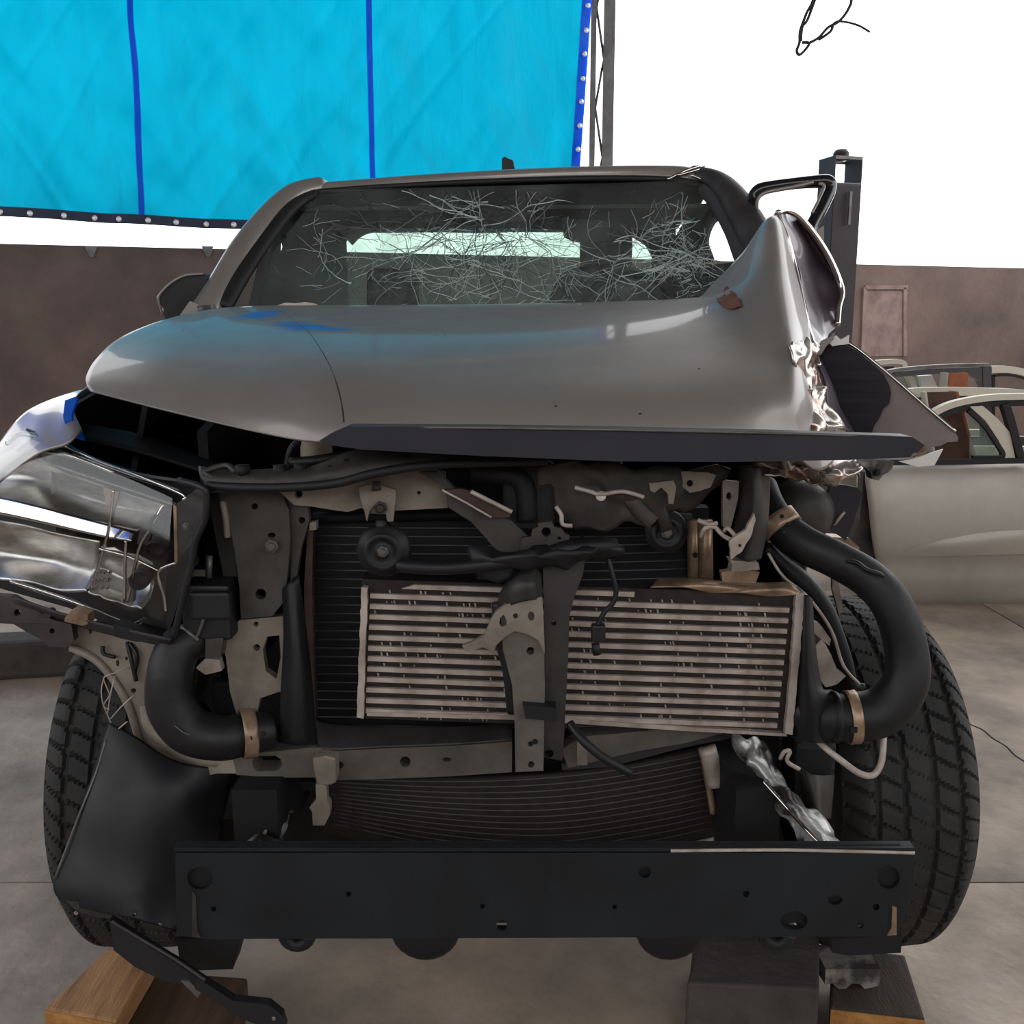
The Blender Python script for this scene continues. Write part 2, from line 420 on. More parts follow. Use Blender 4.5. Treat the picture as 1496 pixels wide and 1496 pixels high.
# tarpaulin hung from the roof
TA = P(-60, 303, 7.9); TBx = P(838, 331, 9.05)
tl = thing('tarpaulin', 'large translucent blue tarpaulin hung under the roof above the rear wall', 'tarpaulin', (TA+TBx)/2)
def tpt(u, v):
    """u along the sheet, v from the hem up"""
    b = TA.lerp(TBx, u); sag = -.06*math.sin(u*PI)
    p = Vector((b.x, b.y, 0)); z0 = TA.z + (TBx.z-TA.z)*u + sag
    z = z0 + (5.5 - z0)*v
    x = p.x + .19*v*(u**4)   # right edge leans outwards going up
    w = .035*math.sin(u*40+v*6) * (1-v)**2 + .05*noise.noise(Vector((u*9, v*3, 2))) + .03*noise.noise(Vector((u*22+v*9, v*5-u*8, 5)))
    r = noise.noise(Vector((u*13 + v*5.0, v*1.6 + u*2, 8))); r2 = noise.noise(Vector((u*11 - v*4.5, v*1.4, 3)))
    w += .022*max(0, 1-abs(r)*6)*max(0, 1-v*1.7) + .012*max(0, 1-abs(r2)*6)*(1-v*.6)
    return Vector((x, p.y + w, z))
sh = MB(); NU, NV = 260, 140
vs = [tpt(i/NU, j/NV) for j in range(NV+1) for i in range(NU+1)]
fs = [[j*(NU+1)+i, j*(NU+1)+i+1, (j+1)*(NU+1)+i+1, (j+1)*(NU+1)+i] for j in range(NV) for i in range(NU)]
sh.add(vs, fs, True); sh.build('sheet', M['tarp'], tl)
def u_of(px, py=310):
    best = min(range(601), key=lambda i: abs((lambda q: 748+FPX*q.x/((q.y)*CP - (q.z-EYE)*SP))(tpt(i/600, 0)) - px))
    return best/600
for px in (208, 546):
    u = u_of(px); w = MB(); hw = .0045
    vs = []; fs = []
    for j in range(41):
        for s_ in (-hw, hw): vs.append(tpt(u+s_, j/40) + Vector((0,-.012,0)))
    for j in range(40): fs.append([2*j, 2*j+1, 2*j+3, 2*j+2])
    w.add(vs, fs); w.build('seam_strip', M['tarp_seam'], tl, solid=.004)
w = MB(); vs = []; fs = []
for i in range(101):
    u = i/100
    for dz in (-.045, .03): vs.append(tpt(u, 0) + Vector((0,-.014,dz)))
for i in range(100): fs.append([2*i, 2*i+2, 2*i+3, 2*i+1])
w.add(vs, fs); w.build('hem', M['tarp_hem'], tl, solid=.004)
w = MB(); vs = []; fs = []
for j in range(41):
    for s_ in (-.012, .004): vs.append(tpt(1+s_, j/40) + Vector((0,-.014,0)))
for j in range(40): fs.append([2*j, 2*j+1, 2*j+3, 2*j+2])
w.add(vs, fs); w.build('edge_strip', M['tarp_seam'], tl, solid=.004)
w = MB(); vs = []; fs = []
def eyelet(c):
    MB().lathe([(0,-.012),(.017,-.012),(.022,-.006),(.022,.004),(0,.004)], c, (0,1,0), 10).build('eyelet', M['eyelet'], tl)
for px in (2,46,94,140,175,217,258,303,342,388,430,474,520,566,612,660,704,750,796):
    eyelet(tpt(u_of(px), 0) + Vector((0,-.02,-.012)))
for j in range(16): eyelet(tpt(.998, .02+j*.062) + Vector((0,-.02,0)))

# unseen sheet added on the left, high and deep blue, to tint reflections
w = MB(); vs = []; fs = []
for j in range(31):
    for i in range(61):
        z = 3.5 + 2.0*j/30; y = 1.2 + 6.5*i/60
        vs.append(Vector((-6.9 + .04*math.sin(i*.9+j*.2)*(1-j/30) + .05*noise.noise(Vector((y*.6, z, 3))), y, z)))
for j in range(30):
    for i in range(60): fs.append([j*61+i, j*61+i+1, (j+1)*61+i+1, (j+1)*61+i])
w.add(vs, fs, True); w.build('added_side_sheet', M['tarp_added'], tl)

# lattice steel column
c0 = P(878, 240, 9.5)
ts = thing('lattice_column', 'tall lattice steel column beside the right edge of the tarpaulin', 'column', (c0.x, 9.5, 0))
MB().box((c0.x+.055, 9.5, 2.79), (.10, .06, 5.58)).build('chord', M['steel_mid'], ts)
MB().box((c0.x-.085, 9.5, 2.79), (.05, .05, 5.58)).build('chord', M['steel_mid'], ts)
z = .1; k = 0
while z < 5.1:
    x0, x1 = c0.x-.06, c0.x+.01
    if k % 2: x0, x1 = x1, x0
    MB().tube([(x0, 9.5, z), (x1, 9.5, z+.42)], .012, 6, 0, True).build('lacing_bar', M['steel_mid'], ts); z += .42; k += 1
MB().box((c0.x, 9.5, .01), (.36, .3, .02)).build('base_plate', M['steel_dark'], ts)

# square post behind the truck
c1 = P(1228, 240, 6.6); pz = P(1228, 231, 6.6).z
tp = thing('steel_post', 'dark square steel post standing behind the torn fender', 'post', (c1.x, 6.6, 0))
hw = .094; R = Matrix.Rotation(math.radians(14), 3, 'Z')
wl = MB()
for sx, sy, ax in ((-1,0,0),(1,0,0),(0,-1,1),(0,1,1)):
    if ax == 0: sz = (.008, hw*2, pz); c = Vector((sx*hw, 0, 0))
    else: sz = (hw*2, .008, pz-.17); c = Vector((0, sy*hw, 0))
    c = R @ c; wl.box((c1.x+c.x, 6.6+c.y, sz[2]/2), sz, R)
wl.build('tube', M['steel_dark'], tp)
for sy in (-1, 1):
    for sz in (0, -.16):
        c = R @ Vector((0, sy*hw, 0)); MB().box((c1.x+c.x, 6.6+c.y, pz-.012+sz), (hw*2, .008, .02), R).build('collar', M['steel_mid'], tp)
MB().lathe([(0,.05),(.035,.05),(.05,.03),(.05,0),(.06,0),(.06,-.01),(0,-.01)], (c1.x, 6.6, pz), (0,0,1), 12).build('bolt_head', M['steel_dark'], tp)
MB().box((c1.x, 6.6, .008), (.34, .34, .016), R).build('base_plate', M['steel_dark'], tp)
c = R @ Vector((-.02, -hw-.004, 0)); MB().box((c1.x+c.x+.03, 6.6+c.y-.02, pz-.32), (.016, .02, .2), R).build('slot_rail', M['steel_mid'], tp)

# wire loop hanging from the roof
wt = thing('hanging_wire', 'thin black cable tied in a loop hanging from the roof', 'wire', P(1200, 20, 6.0))
D = 6.0
for pts, nm in (([(1212,-690,D),(1196,-100,D),(1190,-10,D),(1178,20,D),(1169,45,D),(1168,62,D),(1164,74,D),(1168,80,D),(1177,72,D),(1182,63,D),(1172,62,D)], 'strand'),
            ([(1182,63,D),(1196,55,D),(1210,40,D),(1226,31,D),(1240,12,D),(1244,-10,D),(1240,-100,D),(1214,-690,D)], 'strand'),
            ([(1194,-10,D),(1180,28,D),(1172,40,D),(1170,60,D)], 'strand'),
            ([(1196,58,D),(1204,53,D),(1214,45,D),(1218,35,D),(1226,31,D)], 'strand'),
            ([(1226,31,D),(1240,33,D),(1256,38,D),(1271,47,D)], 'loose_end')):
    MB().tube(pts, .0085 if nm == 'strand' else .006, 6, 5).build(nm, M['cord'], wt)

# ================================================================== DOORS LEANING AT THE BACK
def strip(mb, pts, w, d, th):
    """flat band of width w (photo units) along a line"""
    q = smooth_path([Vector((x, y, 0)) for x, y in pts], 6); up = []; dn = []
    for i, p in enumerate(q):
        t = (q[min(i+1, len(q)-1)] - q[max(i-1, 0)]).normalized(); n = Vector((-t.y, t.x, 0))*w/2
        up.append((p.x+n.x, p.y+n.y)); dn.append((p.x-n.x, p.y-n.y))
    return mb.plate(up + dn[::-1], d, th)
D = 5.25
da = thing('car_door', 'silver rear car door in front, with small rounded quarter window, standing on the floor', 'car door', (P(1400,885,D).x, D, 0))
def drow(y, l, dd): return [(l, y, D+dd+.03), (l+10, y, D+dd), (1350, y, D+dd-.004), (1420, y, D+dd-.006), (1500, y, D+dd-.006), (1600, y, D+dd), (1690, y, D+dd)]
w = MB().grid([drow(676,1268,.10), drow(682,1266,.04), drow(697,1264,.0), drow(730,1268,-.03), drow(770,1272,-.045), drow(800,1276,-.04), drow(822,1280,-.012), drow(834,1282,-.005), drow(850,1285,.0), drow(872,1288,.03), drow(884,1290,.07)], 4)
w.build('outer_panel', M['door_silver'], da, solid=.003)
w = MB().grid([[(1330,800,D-.05),(1400,784,D-.052),(1460,776,D-.055),(1560,772,D-.055)],[(1318,806,D-.04),(1400,796,D-.062),(1470,790,D-.064),(1560,786,D-.064)],[(1310,814,D-.03),(1400,812,D-.048),(1470,810,D-.05),(1560,808,D-.05)]], 5)
w.build('raised_swage', M['door_silver'], da)
w = MB().plate([(1262,690),(1270,690),(1292,884),(1284,882),(1240,800),(1256,760)], D+.04, .08); w.build('door_edge', M['paint_grey'], da)
w = MB(); strip(w, [(1300,676),(1400,675),(1520,673),(1690,672)], 8, D-.01, .03); w.build('belt_seal', M['seal'], da)
w = MB(); strip(w, [(1342,624),(1360,608),(1385,594),(1420,585),(1470,580),(1540,582),(1620,602),(1690,672)], 9, D, .05); w.build('window_frame', M['door_cream'], da)
w = MB(); strip(w, [(1352,628),(1368,612),(1392,601),(1425,593),(1470,589),(1540,591),(1612,610),(1674,672)], 9, D+.02, .04); w.build('window_seal', M['seal'], da)
w = MB(); strip(w, [(1470,590),(1478,615),(1486,645),(1494,674)], 11, D, .05); w.build('window_divider', M['seal'], da)
w = MB().plate([(1417,594),(1436,593),(1458,612),(1476,632),(1484,673),(1466,673),(1460,645),(1440,615)], D+.012, .03); w.build('quarter_panel', M['door_cream'], da)
w = MB(); strip(w, [(1416,600),(1430,612),(1446,630),(1460,652),(1466,662),(1464,668),(1450,669),(1422,669)], 6, D+.005, .03); w.build('quarter_seal', M['seal'], da)
w = MB().plate([(1496,592),(1600,600),(1664,668),(1500,672)], D+.03, .004); w.build('window_pane', M['glass'], da)
w = MB().plate([(1417,672),(1460,672),(1448,640),(1430,618),(1416,606)], D+.035, .004); w.build('quarter_pane', M['glass'], da)

D = 5.55
db = thing('car_door', 'cream car door behind the silver one, only its curved roof rail showing', 'car door', (P(1400,885,D).x, D, 0))
w = MB(); strip(w, [(1270,588),(1320,575),(1380,572),(1440,573),(1500,576),(1600,590),(1680,640)], 12, D, .06); w.build('window_frame', M['door_cream'], db)
w = MB(); strip(w, [(1300,584),(1360,583),(1440,582),(1496,584),(1596,598),(1668,640)], 5, D+.02, .04); w.build('window_seal', M['seal'], db)
lo = PZ(1300,860,0); w = MB().plate([(1255,650),(1690,655),(1690,867),(1258,867)], D+.02, .05); w.build('outer_panel', M['door_cream'], db)
w = MB(); strip(w, [(1690,600),(1690,660)], 14, D, .05); w.build('window_divider', M['seal'], db)
w = MB(); strip(w, [(1268,590),(1258,655)], 12, D, .05); w.build('front_post', M['door_cream'], db)

D = 5.85
dc = thing('car_door', 'car door with dark window surround, standing behind the cream rail', 'car door', (P(1400,870,D).x, D, 0))
w = MB(); strip(w, [(1282,548),(1310,541),(1360,536),(1410,534),(1447,533)], 5, D-.01, .05); w.build('roof_edge', M['steel_mid'], dc)
w = MB().plate([(1284,553),(1310,544),(1360,539),(1447,536),(1447,570),(1436,570),(1430,556),(1416,548),(1370,546),(1310,551)], D, .05); w.build('window_surround', M['door_dark'], dc)
w = MB().plate([(1436,536),(1448,535),(1450,640),(1438,640)], D-.005, .06); w.build('door_pillar', M['door_dark'], dc)
w = MB(); strip(w, [(1449,540),(1475,540),(1500,545),(1540,560),(1580,600)], 10, D, .05); w.build('rear_rail', M['door_cream'], dc)
w = MB(); strip(w, [(1452,636),(1452,556),(1454,549),(1476,548),(1502,554)], 4, D+.01, .03); w.build('window_seal', M['seal'], dc)
w = MB().plate([(1270,638),(1600,638),(1600,851),(1275,851)], D+.02, .05); w.build('outer_panel', M['paint_grey'], dc)
w = MB(); strip(w, [(1284,551),(1270,640)], 10, D, .05); w.build('front_post', M['door_dark'], dc)

D = 6.12
de = thing('car_door', 'pale car door farthest back, the end of its white window frame showing', 'car door', (P(1300,860,D).x, D, 0))
w = MB(); strip(w, [(1240,532),(1280,530),(1318,529),(1324,542),(1340,575),(1345,630)], 7, D, .05); w.build('window_frame', M['door_cream'], de)
w = MB().plate([(1240,537),(1306,535),(1306,540),(1240,542)], D+.01, .03); w.build('window_seal', M['seal'], de)
w = MB().plate([(1300,553),(1344,550),(1346,574),(1300,580)], D+.02, .004); w.build('window_pane', M['glass'], de)
w = MB().plate([(1343,549),(1362,548),(1372,572),(1350,574)], D+.005, .04); w.build('white_pillar', M['white_bit'], de)
w = MB().plate([(1225,628),(1480,628),(1480,838),(1228,838)], D+.02, .05); w.build('outer_panel', M['door_cream'], de)
w = MB(); strip(w, [(1240,532),(1228,630)], 9, D, .05); w.build('front_post', M['door_cream'], de)

# brown channel posts that keep the doors apart
def channel(px0, px1, py, D, m, m2, label):
    a = P(px0, py, D); b = P(px1, py, D); t = thing('rack_post', label, 'post', ((a.x+b.x)/2, D, 0), 'channel posts between the leaning doors')
    cx = (a.x+b.x)/2; wd_ = b.x-a.x
    MB().box((cx, D, a.z/2), (wd_, .01, a.z)).build('web', m, t)
    MB().box((b.x, D+.05, a.z/2), (.012, .1, a.z)).build('flange', m2, t); MB().box((a.x, D+.05, a.z/2), (.012, .1, a.z)).build('flange', M['cream'], t)
    MB().box((cx, D, .006), (wd_+.06, .16, .012)).build('foot', m, t)
t = thing('rack_post', 'dark brown channel post seen through the silver door window and above it', 'post', (P(1410,876,5.41).x, 5.41, 0), 'channel posts between the leaning doors')
MB().plate([(1354,573),(1396,572),(1424,672),(1450,877),(1396,877),(1368,672)], 5.41, .01).build('web', M['brown_post'], t)
MB().plate([(1396,572),(1400,572),(1428,672),(1454,877),(1450,877),(1424,672)], 5.41, .09).build('flange', M['orange_post'], t)
MB().plate([(1351,573),(1354,573),(1368,672),(1396,877),(1393,877),(1365,672)], 5.41, .06).build('flange', M['cream'], t)
channel(1386, 1413, 545, 5.70, M['orange_post'], M['orange_post'], 'orange-brown channel post rising behind the cream rail')

# ================================================================== BLOCKS UNDER THE TRUCK
def block(name, label, cat, corners, z0, z1, m, group=None, m_end=None, grow=None):
    """corners: photo positions of the top face; z1 its height"""
    t = [PZ(x, y, z1) for x, y in corners]
    o = MB().slab(*t, (0,0,-(z1-z0))).build(name, m, bevel=.006, recalc=True)
    tag(o, label, cat, group)
    if m_end:
        a, b = t[0], t[1]
        e = MB().slab(a+Vector((.002,-.003,-.004)), b+Vector((-.002,-.003,-.004)), b+Vector((-.002,-.003,z0-z1+.004)), a+Vector((.002,-.003,z0-z1+.004)), (0,.003,0))
        attach_o = e.build('sawn_end', m_end, o, recalc=True)
    return o
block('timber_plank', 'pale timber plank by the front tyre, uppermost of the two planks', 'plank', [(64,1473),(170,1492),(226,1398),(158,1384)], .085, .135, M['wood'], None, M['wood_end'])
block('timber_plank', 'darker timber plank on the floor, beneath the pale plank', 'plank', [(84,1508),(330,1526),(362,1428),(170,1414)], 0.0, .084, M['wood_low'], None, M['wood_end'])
block('concrete_block', 'dark grey block under the bumper beam, beside the timber board', 'block', [(1004,1436),(1197,1445),(1197,1350),(1024,1346)], .09, .22, M['block'])
block('concrete_block', 'dark block on the floor, carrying the grey block', 'block', [(1002,1468),(1196,1477),(1196,1376),(1014,1370)], 0.0, .088, M['block'])
block('timber_board', 'dark weathered timber board with an orange front edge beside the grey block', 'board', [(1212,1472),(1352,1488),(1322,1394),(1216,1384)], .06, .11, M['wood_dark'], None, M['wood_end'])
block('timber_board', 'dark timber board on the floor, under the orange edged board', 'board', [(1211,1496),(1352,1512),(1326,1420),(1216,1412)], 0.0, .059, M['wood_dark'])
a = P(1206,1420,1.90); b = P(1286,1420,1.90)
w = MB(); rp = random.Random(5); m_ = 9; vs = []
for y in (1.90, 1.985):
    for i in range(m_):
        x = a.x + (b.x-a.x)*i/(m_-1); vs.append((x + rp.uniform(-.002,.002), y, .111 + (0 if i in (2,6) else rp.uniform(0,.014))))
    for i in range(m_):
        x = a.x + (b.x-a.x)*i/(m_-1); vs.append((x, y, .158))
fs = [[i, i+1, m_+i+1, m_+i] for i in range(m_-1)] + [[2*m_+i+1, 2*m_+i, 3*m_+i, 3*m_+i+1] for i in range(m_-1)] + [[m_+i, m_+i+1, 3*m_+i+1, 3*m_+i] for i in range(m_-1)] + [[i+1, i, 2*m_+i, 2*m_+i+1] for i in range(m_-1)] + [[0, m_, 3*m_, 2*m_], [m_-1, 3*m_-1, 4*m_-1, 2*m_-1]]
w.add(vs, fs); tag(w.build('packing_block', M['worn'], recalc=True), 'worn grey packing block with ragged foot, on the orange edged board', 'block')

# ================================================================== THE WRECKED TRUCK
truck = thing('pickup_truck', 'wrecked silver pickup truck with crushed front and cracked windscreen on blocks', 'truck', (0, 2.6, 0))
T = truck
GAP = MB
# ---- bonnet
bw = MB()
bon = [
 [(132,572,1.78),(250,602,1.66),(400,637,1.59),(482,647,1.545),(650,652,1.55),(850,655,1.55),(1050,657,1.57),(1150,664,1.60),(1195,688,1.66),(1236,660,1.76)],
 [(127,562,1.80),(240,584,1.69),(390,606,1.61),(503,621,1.55),(650,622,1.555),(850,622,1.555),(1050,624,1.57),(1140,626,1.61),(1180,630,1.66),(1222,628,1.86)],
 [(127,550,1.84),(225,555,1.75),(385,566,1.67),(497,580,1.60),(650,582,1.60),(850,582,1.60),(1050,580,1.61),(1135,578,1.63),(1172,575,1.68),(1205,585,1.90)],
 [(140,527,1.92),(235,520,1.86),(370,524,1.81),(480,534,1.72),(650,540,1.72),(850,540,1.72),(1050,530,1.72),(1130,520,1.73),(1163,510,1.76),(1190,525,1.96)],
 [(172,497,2.05),(265,484,2.04),(360,484,2.01),(452,488,1.95),(650,492,1.95),(850,490,1.94),(1030,478,1.92),(1105,455,1.89),(1150,440,1.90),(1176,455,2.10)],
 [(225,473,2.25),(310,462,2.26),(350,461,2.26),(418,461,2.235),(650,461,2.24),(850,458,2.20),(1015,448,2.12),(1085,415,2.04),(1138,385,2.02),(1162,400,2.18)],
 [(290,456,2.46),(320,451.5,2.49),(352,449,2.53),(396,447.5,2.54),(650,446,2.55),(850,443,2.50),(1000,437,2.38),(1062,424,2.20),(1122,322,2.12),(1146,335,2.22)],
 [(296,459,2.62),(322,455,2.64),(356,455,2.65),(400,455,2.66),(650,455,2.66),(850,452,2.62),(1000,442,2.52),(1045,412,2.40),(1105,348,2.30),(1132,313,2.22)],
]
bw.grid(bon, 8, .012, freq=16, wobf=lambda u, v: max(0, (u-.83)*5)*max(0, 1-v*1.6))
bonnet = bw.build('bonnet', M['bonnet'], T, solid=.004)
def on_mesh(mb):
    from mathutils.bvhtree import BVHTree
    t = BVHTree.FromPolygons([tuple(v) for v in mb.v], mb.f); eye = Vector((0,0,EYE))
    def hit(px, py, lift=.003):
        h = t.ray_cast(eye, (P(px, py, 1) - eye).normalized())[0]
        return None if h is None else h + (eye-h).normalized()*lift
    return hit
skin = on_mesh(bw)
def patch(outline, m, nm, par, lift=.003, jag=0):
    cx = sum(p[0] for p in outline)/len(outline); cy = sum(p[1] for p in outline)/len(outline)
    vs = [skin(cx, cy, lift)]; fs = []; n = len(outline)
    ok = vs[0] is not None
    for f in (.35, .7, 1):
        for x, y in outline:
            j1, j2 = (random.uniform(-jag, jag), random.uniform(-jag, jag)) if f == 1 else (0, 0)
            h = skin(cx+(x-cx)*f+j1, cy+(y-cy)*f+j2, lift); vs.append(h if h is not None else vs[-1].copy())
    for k in range(n):
        a, b = k, (k+1) % n; fs.append([0, 1+a, 1+b])
        for r in (0, n): fs.append([1+r+a, 1+r+n+a, 1+r+n+b, 1+r+b])
    return MB().add(vs, fs).build(nm, m, par, recalc=True)
patch([(1042,436),(1050,432),(1056,427),(1060,419),(1064,418),(1068,425),(1073,426),(1075,432),(1080,436),(1080,442),(1083,447),(1076,449),(1072,452),(1064,450),(1056,447),(1048,441)], M['rust'], 'rust_patch', bonnet, .02, 1.0)
# dark bead down the bonnet, standing in for the fold's change of shade
pts = [q for q in (skin(x, y, .0005) for x, y in [(398,451),(409,456),(419,462),(436,474),(452,488),(466,508),(480,532),(490,556),(497,580),(501,600),(503,618)]) if q]
MB().tube(pts, .0024, 6, 4, True).build('fold_shade_line', M['paint_grey'], bonnet)
for x, y in ((636,482),(1021,540),(812,594),(935,605),(268,484),(650,492)):
    h = skin(x, y, .001)
    if h is not None: w = MB(); w.lathe([(0,-.002),(.0025,-.002),(.003,0),(0,0)], h, (0,1,.6), 6); w.build('paint_chip', M['seal'], bonnet)
# bonnet garnish bar
w = MB()
front = [(466,644),(482,634),(508,623),(700,624),(900,627),(1140,632),(1332,638),(1350,650),(1336,668),(1240,672),(1060,675),(900,674),(700,666),(530,657),(480,650)]
w.plate(front, lambda x, y: 1.49+(y-645)*.00012, .045); bar = w.build('garnish_bar', M['garnish'], T)
w = MB().plate([(1331,639),(1350,650),(1357,655),(1344,664),(1330,668),(1338,655)], 1.492, .04); w.build('end_cap', M['torn'], bar)
w = MB(); w.tube([(508,624,1.496),(700,625,1.486),(900,628,1.486),(1140,633,1.486),(1332,639,1.496)], .0022, 6); w.build('top_edge', M['steel_mid'], bar)
# crushed bright skin under the bar
rng = random.Random(3)
rows = []
for j, (y0, y1) in enumerate(((668,672),(680,690),(692,704),(704,720))):
    r = []
    for i in range(8):
        t = i/7; x = 1105 + t*150 - j*2*(1-t) + (0 if j < 3 else 8-12*t)
        yt = 668 + j*(17 if t < .75 else 12)*(.35+t*.75 if t < .75 else 1.2-(t-.75)*2.2)
        r.append((x + rng.uniform(-4,4), yt + rng.uniform(-2,2), 1.66 + rng.uniform(-.035,.035) + .1*t))
    rows.append(r)
w = MB().grid(rows, 4, .012, freq=45); w.build('crushed_lip', M['torn'], bonnet, solid=.003)
# crumpled skin of the right-hand bonnet corner, above the bar
rows = []
for j in range(7):
    y = 500 + j*22; r = []
    for i in range(5):
        t = i/4; x0 = 1156 + j*2; x1 = 1192 + j*j*1.25
        r.append((x0+(x1-x0)*t + rng.uniform(-3,3), y+rng.uniform(-4,4), 1.70 + t*.1 + rng.uniform(-.022,.022) - j*.012 + .03))
    rows.append(r)
w = MB().grid(rows, 5, .016, freq=38); w.build('crumpled_corner', M['torn'], bonnet, solid=.003)

# ---- right-hand fender, folded upright
w = MB()
fa = [(1133,311,2.24),(1150,345,2.23),(1163,395,2.22),(1176,455,2.16),(1188,500,2.02),(1197,535,1.94),(1210,585,1.88),(1226,625,1.85)]
fb = [(1148,310,2.30),(1176,350,2.34),(1190,400,2.34),(1196,455,2.27),(1200,500,2.10),(1205,540,1.99),(1220,590,1.92),(1238,632,1.88)]
fc = [(1164,315,2.33),(1198,362,2.36),(1214,400,2.36),(1214,455,2.30),(1203,496,2.15),(1208,545,2.02),(1226,596,1.94),(1246,640,1.9)]
fd = [(1172,322,2.32),(1206,368,2.33),(1230,420,2.33),(1224,470,2.28),(1207,498,2.17),(1212,548,2.05),(1230,600,1.97),(1250,642,1.92)]
w.grid([fa, fb, fc, fd], 6, .01, freq=14); fender = w.build('front_fender', M['fender_mauve'], T, solid=.004)
w = MB(); w.tube([(1133,312,2.235),(1149,345,2.22),(1162,395,2.21),(1175,455,2.15),(1187,500,2.01),(1196,535,1.93)], .006, 8); w.build('fold_glint', M['chrome'], fender)  # chrome bead stands in for the backlit bright rim
w = MB(); w.tube([(1136,311,2.235),(1150,308,2.28),(1172,321,2.31),(1206,367,2.32),(1229,420,2.32),(1225,450,2.29),(1223,475,2.26)], .007, 8); w.build('fold_glint', M['chrome'], fender)
# outer flap of the fender torn to the right
out = [(1196,512),(1203,503),(1214,494),(1228,499),(1246,506),(1270,524),(1292,543),(1320,566),(1348,592),(1376,616),(1396,632),(1400,640),(1399,645),(1384,646),(1375,651),(1362,653),(1352,662),(1300,668),(1250,660)]
w = MB().plate(out, lambda x, y: 2.02-.0006*(x-1200), .004); flap = w.build('fender_flap', M['flap'], T)
lin_ = [(1199,515),(1206,506),(1216,500),(1228,501),(1252,513),(1278,535),(1292,548),(1299,562),(1302,575),(1299,590),(1290,598),(1284,612),(1277,622),(1270,640),(1246,648),(1224,610),(1206,560)]
w = MB().plate(lin_, lambda x, y: 2.008-.0006*(x-1200), .006, jag=1.2); w.build('inner_liner', M['lining'], flap)
w = MB(); w.tube([(1214,494,2.0),(1246,505,1.99),(1292,541,1.955),(1348,590,1.925),(1396,631,1.90)], .0035, 6); w.build('flap_edge', M['chrome'], flap)
w = MB().plate([(1210,498),(1222,490),(1228,496),(1241,489),(1240,502),(1226,504),(1216,506)], 1.985, .006, jag=.8); w.build('torn_clip', M['white_bit'], flap)
w = MB().plate([(1198,520),(1196,508),(1202,498),(1214,492),(1220,486),(1218,496),(1208,505)], 1.97, .01); w.build('curled_lip', M['paint'], flap)
w = MB().plate([(1313,674),(1330,672),(1378,656),(1374,664),(1365,680),(1340,682)], 1.92, .004); w.build('trim_shard', M['white_bit'], flap)
w = MB().plate([(1252,674),(1306,674),(1304,684),(1298,690),(1290,694),(1284,702),(1274,700),(1272,690),(1262,682)], 1.85, .03, jag=1); w.build('mount_lug', M['worn'], flap)
w = MB(); w.bolt(1281,690,1.845,4); w.build('bolt', M['engine_dark'], flap)

# ---- left-hand fender remains and headlamp
w = MB()
w.grid([[(-25,690,1.93),(0,648,1.93),(30,610,1.94),(62,590,1.95),(110,573,1.96),(122,571,1.95)],
        [(-25,700,1.88),(2,664,1.88),(42,628,1.87),(66,606,1.88),(104,584,1.9),(112,580,1.9)],
        [(-25,712,1.84),(6,680,1.84),(50,646,1.81),(78,634,1.80),(98,606,1.83),(106,596,1.85)],
        [(-25,722,1.80),(12,695,1.81),(60,662,1.77),(96,650,1.75),(112,636,1.76),(120,630,1.78)]], 6)
lf = w.build('front_fender', M['paint'], T, solid=.004)
w = MB().plate([(95,585),(108,580),(113,583),(104,606),(106,622),(118,632),(122,644),(108,640),(97,626),(92,608)], 1.80, .008); w.build('fender_return', M['tarp_seam'], lf)  # tarpaulin blue painted on for its reflection in the fender
# headlamp: housing, reflectors, clear lens
hl_d = lambda x, y: 1.63 + (300-x)*.00075 + abs(y-790)*.00012
lampo = [(-30,668),(0,650),(38,627),(70,640),(130,668),(200,692),(262,702),(290,708),(303,716),(303,740),(300,762),(288,788),(280,822),(272,856),(262,895),(252,937),(230,934),(170,916),(100,888),(15,864),(-30,850)]
w = MB(); w.plate([(x, y, hl_d(x,y)+.26) for x, y in lampo], 1.8, .02); lamp = w.build('headlamp', M['black_plastic'], T)
w = MB()
rim = smooth_path([Vector((x, y, 0)) for x, y in lampo[2:16]], 3); rim = [(p.x, p.y) for p in rim]
n_ = len(rim); vs = [P(x, y, hl_d(x,y)) for x, y in rim] + [P(x, y, hl_d(x,y)+.265) for x, y in rim]
w.add(vs, [[i, i+1, i+1+n_, i+n_] for i in range(n_-1)]); w.build('housing_side', M['black_plastic'], lamp, solid=.005)
# bezel (pale frame to the right), reflectors
w = MB().plate([(258,736),(290,712),(300,722),(298,760),(284,790),(280,815),(266,858),(254,900),(246,925),(240,892),(232,836),(258,818)], lambda x, y: hl_d(x,y)+.02, .03); w.build('bezel', M['paint_grey'], lamp)
w = MB(); w.tube([(256,738,1.645),(257,770,1.642),(258,822,1.648)], .0035, 6); w.build('bezel_edge', M['clamp'], lamp)
w = MB(); w.tube([(258,822,1.65),(232,836,1.668),(240,870,1.672),(243,894,1.672)], .003, 6); w.build('bezel_edge', M['chrome'], lamp)
w = MB().grid([[(x, y-13*k, 1.91-.001*x+.014) for x, y, k in ((-30,737,1),(0,739,1),(60,752,.95),(120,767,.85),(160,776,.7),(196,783,.3))],[(x, y+13*k, 1.91-.001*x) for x, y, k in ((-30,737,1),(0,739,1),(60,752,.95),(120,767,.85),(160,776,.8),(192,783,.6))]], 5)
w.build('sky_streak_band', M['chrome'], lamp, solid=.004)  # tilted chrome strip added to mirror sky as the lens's white streak
w = MB().grid([[(-30,672,2.0),(40,660,1.95),(100,690,1.90),(160,712,1.87),(240,738,1.78)],[(-30,700,2.02),(40,700,1.97),(100,722,1.94),(160,740,1.91),(236,752,1.80)],[(-30,726,1.95),(60,744,1.87),(110,756,1.83),(160,766,1.79),(200,776,1.77)]], 6)
